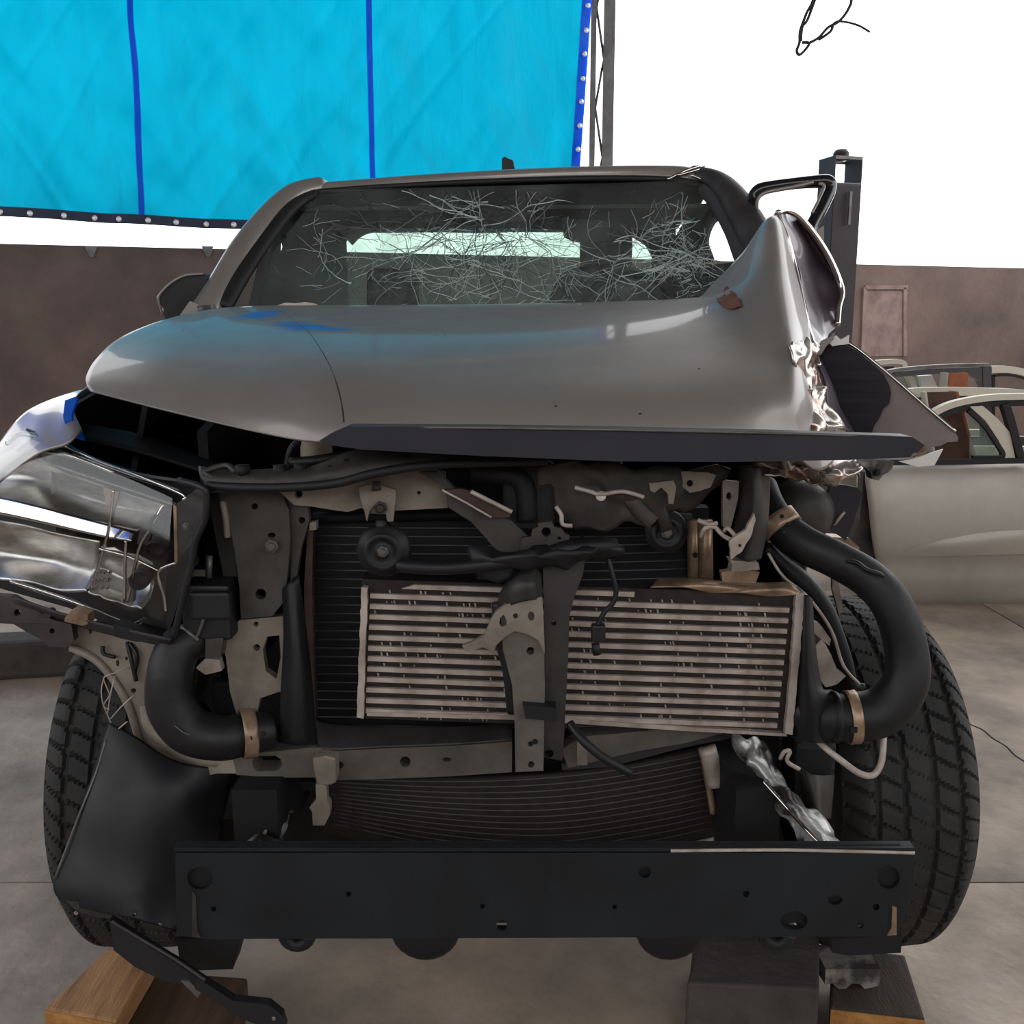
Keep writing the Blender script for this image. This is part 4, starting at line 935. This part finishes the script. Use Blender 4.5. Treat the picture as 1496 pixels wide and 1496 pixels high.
# harness chain of black pieces running down the right
hv = [(1120,800),(1140,820),(1164,842),(1184,862),(1204,890),(1222,930),(1236,970),(1246,1000),(1262,1004)]
MB().tube([(x,y,1.80) for x, y in hv], [.012,.014,.018,.02,.018,.016,.014,.01,.008], 8).build('wiring_loom', M['black_plastic'], T)
MB().tube([(1122,808,1.76),(1144,842,1.75),(1180,872,1.74),(1214,920,1.76),(1232,972,1.77),(1256,1000,1.77)], .003, 6).build('sensor_wire', M['alu'], T)
MB().plate([(1188,948),(1200,934),(1214,956),(1224,980),(1236,988),(1222,1000),(1206,1004),(1196,990)], 1.77, .03, jag=1).build('torn_reservoir', M['alu'], T)
MB().plate([(1186,908),(1198,912),(1214,934),(1212,944),(1190,926)], 1.78, .02).build('torn_bracket', M['alu'], T)

# ---- engine bay
w = MB(); w.box((-.02, 2.66, 1.02), (1.5, .04, 1.02)); w.build('firewall', M['engine_dark'], T)
w = MB(); w.slab((-.62,1.95,.72),(-.62,2.66,.72),(-.62,2.66,1.45),(-.62,1.95,1.30),(.02,0,0)); w.build('inner_panel', M['engine_dark'], T, recalc=True)
w = MB(); w.slab((.56,2.0,.72),(.56,2.66,.72),(.56,2.66,1.45),(.56,2.0,1.25),(.02,0,0)); w.build('inner_panel', M['engine_dark'], T, recalc=True)
w = MB(); w.box((-.05, 2.28, 1.0), (.56, .5, .5)); w.box((-.05, 2.25, 1.28), (.46, .42, .1)); w.box((-.08, 2.02, .98), (.2,.06,.2)); eng = w.build('engine_block', M['engine_dark'], T, bevel=.02)
for x, z, r in ((-.15,.85,.08),(.08,.9,.06),(-.03,1.08,.05)):
    MB().lathe([(0,-.03),(r*.3,-.03),(r*.9,-.02),(r,0),(r*.9,.015),(r,.03),(0,.03)], (x,1.98,z), (0,1,0), 24).build('pulley', M['steel_dark'], eng)
MB().box((-.03, 1.94, .60), (1.16, .02, .38)).build('dark_gap_panel', M['engine_dark'], T)  # dark panel added to hide the bright floor through the gap
w = MB(); w.box((-.03, 2.3, .60), (1.1, .9, .02)); w.build('undertray', M['engine_dark'], T)
MB().lathe([(0,.05),(.022,.05),(.03,.045),(.03,-.03),(0,-.03)], P(462,655,1.85), (0,0,1), 16).build('filler_cap', M['cream'], T)
MB().tube([(420,690,1.84),(425,660,1.84),(440,645,1.84),(460,650,1.84)], .008, 8).build('vacuum_hose', M['rubber'], T)
MB().tube([(425,676,1.82),(470,672,1.80),(520,662,1.80)], .01, 8).build('vacuum_hose', M['rubber'], T)
MB().plate([(206,642),(268,632),(272,636),(214,650)], 2.2, .02).build('wing_rail', M['paint_dirty'], T)
MB().plate([(158,640),(178,638),(178,652),(158,652)], 2.1, .03).build('wing_bracket', M['engine_dark'], T)
MB().slab((-.885,1.93,.98),(-.885,2.70,.98),(-.87,2.70,1.47),(-.87,1.95,1.35),(.012,0,0)).build('fender_lining', M['engine_dark'], T, recalc=True)
MB().grid([[Vector((-.90,1.93,.98)),Vector((-.92,2.3,1.02)),Vector((-.90,2.72,.98))],[Vector((-.905,1.93,1.2)),Vector((-.925,2.3,1.24)),Vector((-.90,2.72,1.24))],[Vector((-.88,1.95,1.355)),Vector((-.885,2.3,1.42)),Vector((-.87,2.72,1.48))]], 5, world=True).build('fender_side', M['paint'], T, solid=.004)
MB().slab((-.80,1.93,1.02),(-.80,2.66,1.02),(-.74,2.66,1.50),(-.74,2.0,1.36),(.012,0,0)).build('inner_wing_wall', M['engine_dark'], T, recalc=True)
MB().slab((-.80,1.95,1.02),(-.62,1.95,1.02),(-.62,2.66,1.02),(-.80,2.66,1.02),(0,0,.01)).build('inner_wing_shelf', M['engine_dark'], T, recalc=True)
w = MB().grid([[(110,640,1.92),(200,660,1.90),(300,690,1.86)],[(120,620,2.0),(220,640,2.0),(340,690,1.9)]], 4); w.build('inner_wing_top', M['engine_dark'], T, solid=.005)
# upper right clutter behind the bar
w = MB().grid([[(790,680,1.68),(860,676,1.66),(940,684,1.66),(1060,684,1.68)],[(790,720,1.68),(860,716,1.66),(940,720,1.66),(1060,706,1.70)],[(800,766,1.70),(870,772,1.68),(930,764,1.68),(1000,736,1.72)]], 6, .02, freq=26); w.build('crushed_upper_panel', M['paint_dirty'], T, solid=.006)
MB().tube([(840,712,1.64),(862,718,1.635),(878,722,1.63),(910,718,1.64),(940,726,1.65)], .004, 6).build('wire_clip', M['alu'], T)
MB().lathe([(0,-.004),(.008,-.002),(.009,.002),(0,.004)], P(878,725,1.632), (0,1,0), 10).build('white_button', M['white_bit'], T)
MB().tube([(812,740,1.66),(820,752,1.655),(822,766,1.65),(836,768,1.65)], .004, 6).build('cable_tail', M['alu'], T)
MB().tube([(900,700,1.67),(930,740,1.665),(955,764,1.66)], .014, 8, flat=.5).build('bent_brace', M['paint_dirty'], T)
MB().tube([(690,690,1.69),(760,700,1.68),(770,760,1.68)], .02, 8).build('latch_housing', M['engine_dark'], T)
MB().box(P(772,724,1.70), (.09,.05,.12)).build('latch_housing', M['engine_dark'], T, bevel=.008)

# ---- bumper beam
holes = [ring(942,1274,9,12), ring(1090,1306,5,10), ring(1160,1345,20,16,14), ring(1220,1315,11,12,7), ring(1298,1282,17,14,17), ring(1280,1325,5,8), ring(1257,1352,5,8), ring(898,1325,4,8), ring(733,1352,8,12), ring(705,1324,4,8), ring(509,1306,4,8), ring(312,1328,4,8), ring(292,1283,19,14,17)]
w = MB().plate([(256,1246),(1336,1246),(1334,1300),(1310,1368),(800,1370),(300,1372),(258,1366)], 1.45, .006, holes=holes); beam = w.build('bumper_beam', M['beam'], T)
a, b = P(254,1244,1.45), P(1336,1244,1.45)
MB().slab(a, b, b+Vector((0,0,.006)), a+Vector((0,0,.006)), (0,.022,0)).build('beam_flange', M['beam'], beam, recalc=True)
a, b = P(258,1368,1.455), P(1310,1368,1.455)
MB().slab(a, b, b+Vector((0,0,.006)), a+Vector((0,0,.006)), (0,.022,0)).build('beam_flange', M['beam'], beam, recalc=True)
a, b = P(262,1300,1.48), P(1316,1300,1.48)
MB().box(((a.x+b.x)/2, 1.4605, .622), (b.x-a.x-.03, .004, .137)).build('beam_back', M['engine_dark'], beam)
MB().tube([(980,1243,1.448),(1150,1242,1.448),(1336,1246,1.448)], .0028, 6).build('bright_edge', M['alu'], beam)
w = MB().plate([(1304,1324),(1310,1326),(1310,1366),(1296,1367),(1303,1356)], 1.447, .003); w.build('bare_patch', M['clamp'], beam)
w = MB().plate([(281,1302),(286,1310),(288,1360),(294,1370),(280,1369)], 1.447, .003); w.build('bare_patch', M['paint_grey'], beam)
def tow_ring(x, y, r):
    R_ = r*1.52/FPX*1.05; pts = [P(x,y,1.52)+Vector((math.cos(t)*R_,0,math.sin(t)*R_)) for t in [2*PI*k/20 for k in range(21)]]
    MB().tube(pts, .012, 10, 0, True).build('towing_eye', M['black_plastic'], beam)
tow_ring(434,1364,19); tow_ring(1134,1362,20)
for x in (622, 978):
    MB().lathe([(0,-.02),(.05,-.02),(.06,-.01),(.06,.03),(0,.03)], P(x,1352,1.56), (0,1,0), 24).build('cross_tube', M['black_plastic'], beam)
MB().plate([(1215,1372),(1318,1366),(1316,1392),(1240,1396),(1216,1392)], 1.56, .05).build('frame_foot', M['engine_dark'], T)
MB().plate([(258,1372),(352,1372),(340,1416),(280,1418),(262,1400)], 1.56, .05).build('frame_foot', M['engine_dark'], T)
# chassis horns
w = MB().grid([[(1070,1074,1.76),(1094,1076,1.73),(1112,1078,1.76)],[(1086,1106,1.74),(1104,1110,1.70),(1128,1112,1.74)],[(1108,1146,1.70),(1124,1144,1.67),(1150,1150,1.70)],[(1150,1190,1.64),(1172,1186,1.60),(1196,1196,1.64)],[(1176,1244,1.56),(1204,1242,1.54),(1236,1244,1.56)]], 8, .014, freq=34); hr = w.build('chassis_horn', M['horn_steel'], T, solid=.006)
MB().tube([(1114,1140,1.66),(1150,1180,1.615),(1180,1214,1.56),(1206,1240,1.53)], .004, 6).build('weld_seam', M['chrome'], hr)
w = MB().grid([[(1166,1120,1.76),(1188,1132,1.70),(1218,1132,1.76)],[(1172,1150,1.75),(1192,1156,1.68),(1216,1152,1.75)],[(1176,1190,1.72),(1196,1194,1.66),(1212,1196,1.72)]], 5); w.build('damper_cup', M['paint_dirty'], hr, solid=.005)
MB().tube([(1140,1108,1.72),(1146,1098,1.71),(1154,1098,1.71),(1150,1112,1.71),(1168,1124,1.71)], .004, 6).build('torn_strip', M['alu'], hr)
MB().box(P(1180,1112,1.80), (.08,.1,.12)).build('steering_box', M['engine_dark'], T, bevel=.012)
w = MB().grid([[(372,1180,1.76),(390,1182,1.72),(428,1178,1.76)],[(366,1210,1.70),(384,1212,1.66),(420,1206,1.70)],[(352,1246,1.60),(372,1246,1.58),(410,1246,1.60)]], 6, .014, freq=30); hl = w.build('chassis_horn', M['horn_steel'], T, solid=.006)
MB().tube([(404,1182,1.71),(390,1210,1.66),(374,1244,1.57)], .003, 6).build('weld_seam', M['alu'], hl)
w = MB(); w.lathe([(0,-.03),(.045,-.03),(.055,-.01),(.055,.03),(.04,.05),(0,.05)], P(338,1160,1.80), (0,0,1), 18); w.build('body_mount', M['black_plastic'], T)
for sx in (-.46, .44):
    w = MB(); w.box((sx, 3.75, .62), (.08, 4.2, .14)); w.build('chassis_rail', M['engine_dark'], T)
MB().box((0, 2.13, .56), (1.2, .10, .10)).build('front_axle', M['engine_dark'], T, bevel=.02)
MB().box((0, 5.15, .56), (1.3, .12, .12)).build('rear_axle', M['engine_dark'], T, bevel=.02)

# ---- black wheel-arch liner hanging at the left and the broken strip
w = MB().grid([[(163,1056,1.72),(200,1076,1.71),(260,1112,1.70),(340,1130,1.74)],[(143,1110,1.69),(190,1130,1.67),(250,1160,1.66),(330,1180,1.74)],[(106,1222,1.65),(160,1240,1.63),(230,1260,1.63),(310,1270,1.70)],[(80,1290,1.62),(140,1300,1.60),(210,1310,1.60),(290,1320,1.66)],[(90,1316,1.61),(150,1332,1.59),(210,1350,1.58),(280,1372,1.62)]], 7, .006, freq=9); wl_ = w.build('arch_liner', M['black_plastic'], T, solid=.005)
w = MB().plate([(96,1316),(128,1318),(180,1330),(178,1346),(140,1340),(110,1330)], 1.60, .012, jag=1.2); w.build('liner_flap', M['paint_grey'], wl_)
for x, y in ((111,1334),(197,1336),(233,1351)): MB().bolt(x,y,1.56,2.4).build('bolt', M['chrome'], wl_)
w = MB().plate([(160,1344),(172,1352),(210,1378),(256,1406),(290,1430),(340,1462),(392,1468),(412,1484),(417,1502),(388,1502),(352,1488),(310,1460),(280,1442),(236,1432),(196,1412),(166,1388)], lambda x, y: 1.52-(x-160)*.0006, .016); sp = w.build('broken_valance', M['black_plastic'], T)
w = MB().plate([(264,1433),(276,1434),(294,1450),(288,1458)], 1.445, .004); w.build('reflector_strip', M['steel_mid'], sp)
MB().bolt(400,1488,1.37,2.6).build('bolt', M['chrome'], sp)
MB().tube([(164,1346,1.512),(210,1374,1.49),(260,1404,1.455),(300,1432,1.43)], .003, 6).build('valance_edge', M['paint_grey'], sp)
# loose tie wires at the left
for pts in ([(186,975,1.73),(165,984,1.72),(152,990,1.72),(156,1004,1.72),(160,1016,1.72),(152,1030,1.72),(158,1046,1.72),(162,1060,1.72),(154,1080,1.71)], [(152,990,1.71),(148,1010,1.71),(152,1032,1.71),(160,1036,1.71)], [(196,1015,1.72),(176,1034,1.71),(162,1050,1.71)], [(168,988,1.72),(162,1012,1.71),(157,1044,1.71)], [(186,1054,1.71),(172,1066,1.71),(160,1078,1.71)]):
    MB().tube(pts, .0013, 5, 5).build('tie_wire', M['alu'], T)
MB().tube([(155,1080,1.70),(140,1130,1.68),(112,1200,1.65),(80,1284,1.615)], .002, 5, 4).build('liner_edge_wire', M['steel_mid'], T)

# ---- wheels
def tyre(cx, cy, cz, steer, side, parent, grooves=True):
    NA, NP = (540, 92) if grooves else (64, 26)
    R0, W = .385, .134
    vs = []; fs = []
    rot = Matrix.Rotation(steer, 3, 'Z')
    for i in range(NA):
        a = 2*PI*i/NA
        for j in range(NP):
            q = j/(NP-1)
            if q < .16: t = q/.16; r = .225 + (.345-.225)*t; x = -W*(.86+.16*math.sin(t*PI*.6)); g = False
            elif q > .84: t = (1-q)/.16; r = .225 + (.345-.225)*t; x = W*(.86+.16*math.sin(t*PI*.6)); g = False
            else:
                u = (q-.16)/.68*2-1; x = W*.985*u*(1-.0*abs(u)); r = R0 - .008*u*u - .032*max(0, abs(u)-.72)**1.5/.148; g = grooves
                if g:
                    dep = 0
                    for c, hw in ((-.62,.035),(-.22,.04),(.22,.04),(.62,.035)):
                        zz = c + .012*math.sin(a*54)
                        if abs(u-zz) < hw: dep = .008
                    ph = (a*54/(2*PI) + 1.5*u + .2) % 1
                    if abs(u) > .62 and ph < .16: dep = .008
                    if .22 < abs(u) < .62 and ph < .13: dep = .006
                    if abs(u) < .19 and ph > .93: dep = .003
                    r -= dep
            v = rot @ Vector((x, r*math.sin(a), r*math.cos(a))); vs.append(v + Vector((cx, cy, cz)))
    for i in range(NA):
        for j in range(NP-1):
            k = (i+1) % NA; fs.append([i*NP+j, i*NP+j+1, k*NP+j+1, k*NP+j])
    w = MB().add(vs, fs, not grooves); t = w.build('tyre', M['tyre'], parent)
    ax = rot @ Vector((side, 0, 0)); c = Vector((cx, cy, cz))
    MB().lathe([(.232,-.11),(.225,-.10),(.20,-.09),(.195,.02),(.10,.05),(.09,.07),(0,.07)], c, ax, 32).build('wheel_rim', M['hub'], t)
    MB().lathe([(0,-.10),(.10,-.10),(.15,-.06),(.15,-.03),(0,-.03)], c, ax, 24).build('brake_disc', M['steel_dark'], t)
    return t
tyre(-.785, 2.13, .518, 0.03, -1, T)
tyre(.765, 2.13, .518, 0.04, 1, T)
tyre(-.77, 5.15, .40, 0, -1, T, False)
tyre(.77, 5.15, .40, 0, 1, T, False)

# ---- cab
w = MB()
def rw(y, z, hw_): return [Vector((-.02-hw_, y, z-.07)), Vector((-.02-hw_*.86, y, z-.015)), Vector((-.02-hw_*.4, y, z+.01)), Vector((-.02+hw_*.4, y, z+.01)), Vector((-.02+hw_*.86, y, z-.015)), Vector((-.02+hw_, y, z-.07))]
ra = [P(*q) for q in [(458,279,3.19),(560,270,3.18),(700,262,3.17),(860,257,3.17),(985,259,3.18),(1046,272,3.18)]]
rb = [P(*q) for q in [(462,269,3.24),(590,258,3.22),(720,250,3.21),(870,244,3.21),(1000,244,3.23),(1044,258,3.22)]]
w.grid([ra, rb, rw(3.5, rb[2].z+.005, .66), rw(3.9, rb[2].z, .68), rw(4.35, rb[2].z-.06, .66)], 6, .0, world=True)
roof = w.build('cab_roof', M['paint'], T, solid=.006)
w = MB(); w.tube([(458,281,3.185),(560,273,3.175),(700,266,3.165),(860,261,3.165),(985,263,3.175),(1044,276,3.18)], .009, 8); w.build('header_seal', M['seal'], roof)
w = MB().tube([(462,276,3.19),(466,268,3.21),(472,266,3.22),(476,269,3.22)], .010, 8); w.build('bright_clip', M['white_bit'], roof)
w = MB(); 
for pts in ([(975,262,3.16),(1000,250,3.18),(1020,243,3.2)], [(990,256,3.165),(1012,250,3.18),(1030,244,3.2)], [(1010,256,3.16),(1024,262,3.16)]):
    MB().tube(pts, .005, 6).build('buckle_crease', M['chrome'], roof)
w = MB().plate([(733,231),(737,228),(742,231),(750,234),(753,249),(733,250)], 3.5, .05); ant = w.build('aerial_base', M['black_plastic'], roof, bevel=.004)
# pillars
w = MB().tube([(292,466,2.72),(318,424,2.80),(356,360,2.93),(398,308,3.07),(432,280,3.16),(470,270,3.22)], [.040,.037,.036,.034,.032,.03], 14, 6, flat=.7); w.build('windscreen_pillar', M['paint'], T)
w = MB().tube([(326,450,2.76),(352,404,2.84),(390,348,2.97),(428,302,3.09),(462,282,3.18)], [.024,.024,.022,.02,.016], 10, 6, flat=.7); w.build('pillar_seal', M['seal'], T)
w = MB().tube([(1150,440,2.72),(1118,372,2.86),(1092,322,2.97),(1068,284,3.08),(1044,262,3.16),(1010,252,3.22)], [.046,.05,.048,.042,.034,.028], 14, 6, flat=.7); w.build('windscreen_pillar', M['paint_grey'], T)
w = MB().tube([(1118,440,2.80),(1094,390,2.88),(1074,340,3.0),(1052,300,3.1),(1030,276,3.18)], [.03,.032,.03,.028,.024], 12, 6); w.build('pillar_trim', M['cab'], T)
w = MB().tube([(1030,380,3.3),(1026,352,3.35),(1036,322,3.4),(1052,306,3.4)], [.03,.022,.024,.03], 12, 6); w.build('grab_handle', M['cab'], T)
# windscreen
TLx, TRx, BRx, BLx = (470,278), (1022,264), (1120,475), (316,470)
def gd(px, py):
    v = max(0, min(1, (py-268)/204)); u = (px-470+v*154)/(552+v*252)
    return 3.17 - .42*v - .05*math.sin(max(0, min(1, u))*PI)
rows = []
for j in range(6):
    v = j/5; rows.append([(lambda x, y: (x, y, gd(x, y)))(TLx[0]+(BLx[0]-TLx[0])*v + ((TRx[0]+(BRx[0]-TRx[0])*v)-(TLx[0]+(BLx[0]-TLx[0])*v))*i/8, (TLx[1]+(TRx[1]-TLx[1])*i/8)*(1-v) + (BLx[1]+(BRx[1]-BLx[1])*i/8)*v) for i in range(9)])
w = MB().grid(rows, 4); ws = w.build('windscreen', M['glass'], T)
# cracks on the laminated glass: walks that start from the points of impact
rc = random.Random(11)
def inside(x, y):
    v = (y-276)/196
    if v < 0 or y > 452: return False
    return 470-154*v+14 < x < 1015+100*v-14
def ribbon(mb, pts, wd_, lift):
    vs = []; fs = []
    for i, (x, y) in enumerate(pts):
        x2, y2 = pts[min(i+1, len(pts)-1)]; x1, y1 = pts[max(i-1, 0)]
        L = math.hypot(x2-x1, y2-y1) or 1; nx, ny = -(y2-y1)/L*wd_, (x2-x1)/L*wd_; d = gd(x, y)-lift
        vs += [P(x+nx, y+ny, d), P(x-nx, y-ny, d)]
    for i in range(len(pts)-1): fs.append([2*i, 2*i+1, 2*i+3, 2*i+2])
    mb.add(vs, fs)
light = MB(); dark = MB()
def walk(x, y, a, L, wd_, mb, lift, depth=0):
    pts = [(x, y)]; st = rc.uniform(5, 9); n = int(L/st)
    for k in range(n):
        a += rc.gauss(0, .16); x += math.cos(a)*st; y += math.sin(a)*st*.8
        if not inside(x, y): break
        pts.append((x, y))
        if depth < 2 and rc.random() < .10: walk(x, y, a + rc.choice((-1,1))*rc.uniform(.4,1.1), L*(1-k/n)*.55, wd_*.75, mb, lift, depth+1)
    if len(pts) > 1: ribbon(mb, pts, wd_, lift)
def pick(x, y):
    if 495 < x < 850 and y < 374: return dark if rc.random() < .75 else light  # backlight put into colour: cracks mostly dark over the bright rear window
    return light if rc.random() < .62 else dark
seeds = [(705,322,24,190,0), (600,380,14,130,0), (1012,380,40,130,0), (470,372,10,100,0), (760,345,16,170,0), (690,380,16,140,0), (890,390,9,120,0), (560,330,10,130,0), (740,400,14,110,0), (980,330,14,80,0), (640,350,10,150,0), (820,400,8,110,0)]
for sx, sy, n, L, _ in seeds:
    for k in range(n):
        a = 2*PI*k/n + rc.uniform(-.3,.3)
        L2 = 40 if sx > 1000 and math.cos(a) > .3 else L
        walk(sx+rc.uniform(-10,10), sy+rc.uniform(-8,8), a, L2*rc.uniform(.35,1.1), rc.choice((.18,.25,.3,.42,.6)), pick(sx+math.cos(a)*30, sy+math.sin(a)*20), .003)
for sx, sy, n, L in ((705,322,9,170),(640,345,6,120),(1000,370,10,110),(780,350,5,150),(905,380,4,110)):
    for k in range(n): walk(sx+rc.uniform(-8,8), sy+rc.uniform(-6,6), rc.uniform(0,6.28), L*rc.uniform(.5,1), rc.uniform(.4,.75), light, .003)
for k in range(520):
    sx, sy, n, L, _ = rc.choice(seeds); r = rc.uniform(6, 95); a = rc.uniform(0, 2*PI); x, y = sx+math.cos(a)*r, sy+math.sin(a)*r*.7
    if inside(x, y): walk(x, y, a+PI/2+rc.uniform(-.5,.5), rc.uniform(8,46), rc.choice((.16,.22,.32,.45)), pick(x, y), .003, 2)
for k in range(260):
    x, y = 1003+rc.gauss(0,26), 385+rc.gauss(0,34)
    if inside(x, y): walk(x, y, rc.uniform(0,6.28), rc.uniform(6,26), rc.choice((.2,.3,.5)), light if rc.random() < .6 else dark, .003, 2)
stuff(light.build('glass_cracks', M['crack'], ws)); stuff(dark.build('glass_cracks', M['crack_dark'], ws))
w = MB().plate([(402,447),(418,442),(432,443),(446,441),(462,444),(467,448),(440,450)], 2.6, .004, jag=.6); w.build('loose_seal', M['alu'], ws)
MB().tube([(756,318,3.10),(757,300,3.12)], .016, 10, 2).build('mirror_stem', M['cab'], ws)
MB().box(P(757,318,3.09), (.05,.03,.03)).build('mirror_base', M['cab'], ws, bevel=.004)
# inside of the cab
w = MB(); w.slab((-.66,3.22,1.86),(.62,3.22,1.87),(.64,4.3,1.91),(-.68,4.3,1.91),(0,0,.012)); w.build('roof_lining', M['cab'], T, recalc=True)
w = MB().plate([(470,305),(520,293),(940,293),(985,305),(1000,520),(425,520)], 4.32, .03, holes=[[(497,366),(506,350),(524,338),(560,333),(640,331),(760,332),(860,337),(925,346),(944,358),(954,376),(956,440),(940,470),(520,470),(500,440)]]); rw_ = w.build('cab_rear_panel', M['cab'], T)
w = MB().plate([(496,366),(506,350),(524,338),(560,332),(860,336),(944,357),(956,376),(957,440),(940,471),(520,471),(499,440)], 4.34, .004); w.build('rear_window', M['glass'], rw_)
def sd(X):
    return lambda x, y: max(2.6, min(4.5, X/((x-748)/FPX)*(CP+(748-y)/FPX*SP))) if abs(x-748) > 5 else 4.5
def side_panel(X, zt):
    mb = MB()
    return mb
# side frames, drawn in their own plane (y along the truck, z up)
def yz_plate(X, outline, holes, th, name, m, parent):
    loops = [outline] + holes
    flat = [[Vector((y, z, 0)) for y, z in l] for l in loops]
    tris = tessellate_polygon(flat); vs = [Vector((X, y, z)) for l in loops for y, z in l]; n = len(vs); fs = []
    for t in tris: fs.append(list(t)); fs.append([t[2]+n, t[1]+n, t[0]+n])
    o = 0
    for l in loops:
        m_ = len(l)
        for i in range(m_): a, b = o+i, o+(i+1) % m_; fs.append([a, b, b+n, a+n])
        o += m_
    return MB().add(vs + [v+Vector((th,0,0)) for v in vs], fs).build(name, m, parent, recalc=True)
yz_plate(-.72, [(2.56,1.36),(4.34,1.36),(4.34,1.86),(4.0,1.93),(3.26,1.93),(3.02,1.80)], [[(3.10,1.725),(3.17,1.72),(3.21,1.75),(3.18,1.785),(3.12,1.78)]], .02, 'side_frame', M['cab'], T)
yz_plate(.68, [(2.56,1.36),(4.34,1.36),(4.34,1.86),(4.0,1.93),(3.26,1.93),(3.02,1.80)], [[(3.10,1.70),(3.16,1.70),(3.70,1.72),(3.76,1.80),(3.66,1.88),(3.32,1.87),(3.20,1.84),(3.12,1.74)]], .02, 'side_frame', M['cab'], T)
for sx, th in ((-.90,.05),(.80,-.05)):
    s_ = -1 if sx < 0 else 1
    w = MB().grid([[Vector((sx, y, .62)) for y in (2.75,3.4,4.3)],[Vector((sx+s_*.04, y, .85)) for y in (2.75,3.4,4.3)],[Vector((sx+s_*.03, y, 1.15)) for y in (2.75,3.4,4.3)],[Vector((sx-s_*.06, y, 1.42)) for y in (2.75,3.4,4.3)]], 5, world=True)
    w.build('side_door', M['paint'], T, solid=.006)
    w = MB(); w.box((sx, 5.1, 1.0), (.05, 1.5, .5)); w.build('load_bed_side', M['paint'], T, bevel=.01)
MB().box((-.05, 5.83, 1.0), (1.6, .05, .5)).build('tailgate', M['paint'], T, bevel=.01)
MB().box((-.05, 5.1, .78), (1.6, 1.5, .03)).build('load_bed_floor', M['paint_grey'], T)
MB().box((-.05, 3.5, .72), (1.5, 1.5, .03)).build('cab_floor', M['cab'], T)
w = MB().grid([[(-.70,2.72,1.38),(-.3,2.70,1.42),(.3,2.70,1.42),(.66,2.72,1.38)],[(-.70,2.95,1.44),(-.3,2.92,1.46),(.3,2.92,1.46),(.66,2.95,1.44)],[(-.70,3.05,1.30),(-.3,3.05,1.30),(.3,3.05,1.30),(.66,3.05,1.30)]], 5, world=True); w.build('dashboard', M['cab'], T, solid=.01)
w = MB().tube([P(*q) for q in [(985,440,3.15)]*0] or [Vector((.36+.17*math.cos(t), 3.02+.06*math.sin(t), 1.50+.16*math.sin(t))) for t in [2*PI*k/20 for k in range(21)]], .012, 8, 0, True); w.build('steering_wheel', M['cab'], T)
def seat(x, y, dz):
    w = MB().grid([[(x-.22,y,1.02+dz),(x,y-.03,1.02+dz),(x+.22,y,1.02+dz)],[(x-.23,y+.05,1.3+dz),(x,y+.0,1.3+dz),(x+.23,y+.05,1.3+dz)],[(x-.19,y+.12,1.6+dz),(x,y+.08,1.62+dz),(x+.19,y+.12,1.6+dz)],[(x-.12,y+.14,1.68+dz),(x,y+.12,1.70+dz),(x+.12,y+.14,1.68+dz)]], 5, world=True)
    s_ = w.build('seat', M['seat'], T, solid=.10)
    MB().box((x, y+.14, 1.79+dz), (.19, .09, .17)).build('headrest', M['seat'], s_, bevel=.03)
seat(.345, 3.62, 0); seat(-.44, 3.62, -.16)
w = MB().plate([(822,318),(888,322),(892,352),(880,354),(838,353),(824,346)], 3.30, .02); w.build('sun_visor', M['cab'], T, bevel=.006)
# door mirror
mo = [(230,434),(240,422),(254,410),(270,402),(286,400),(297,400),(303,407),(303,430),(299,442),(288,452),(272,462),(257,468),(243,467),(238,458),(240,450),(234,444)]
w = MB().plate(mo, lambda x, y: 2.78+.0005*(x-260), .07); mir = w.build('door_mirror', M['black_plastic'], T, bevel=.014)
MB().tube([(238,458,2.775),(231,436,2.76),(241,421,2.765),(256,409,2.77),(272,402,2.78),(296,400,2.79)], .004, 6).build('mirror_rim', M['paint'], mir)
w = MB().tube([(248,462,2.80),(262,476,2.80),(282,470,2.78)], [.022,.018,.02], 10, 4); w.build('mirror_arm', M['black_plastic'], mir)
w = MB().plate([(258,467),(277,440),(290,445),(296,452),(290,462)], 2.56, .02); hg = w.build('bonnet_hinge', M['paint'], T)
w = MB().plate([(288,447),(312,445),(315,452),(290,457)], 2.53, .012, holes=[ring(311,449,1.6,8)]); w.build('hinge_plate', M['steel_dark'], hg)
for x, y in ((293,452),(311,449)): MB().bolt(x, y, 2.525, 2.6).build('bolt', M['steel_mid'], hg)
# bent door window frame at the right
fr = MB().tube([(1112,338,2.95),(1100,312,2.98),(1099,292,3.0),(1108,278,3.0),(1126,273,3.0),(1160,268,3.0),(1196,265,3.0),(1210,266,3.0),(1212,276,3.0),(1200,304,2.98),(1184,334,2.95),(1170,372,2.9)], [.018,.018,.017,.018,.018,.017,.019,.02,.02,.019,.018,.018], 10, 6).build('door_window_frame', M['black_gloss'], T)
MB().tube([(1106,310,2.96),(1107,292,2.98),(1120,281,2.98),(1160,273,2.98),(1188,266,2.98)], .006, 6).build('frame_lip', M['paint'], fr)
MB().tube([(1196,268,2.975),(1204,272,2.975),(1196,292,2.965),(1186,312,2.955)], .005, 6).build('frame_lip', M['paint'], fr)
MB().plate([(1196,335),(1204,330),(1203,420),(1194,392),(1186,362)], 2.8, .01).build('torn_door_edge', M['paint_inner'], fr)
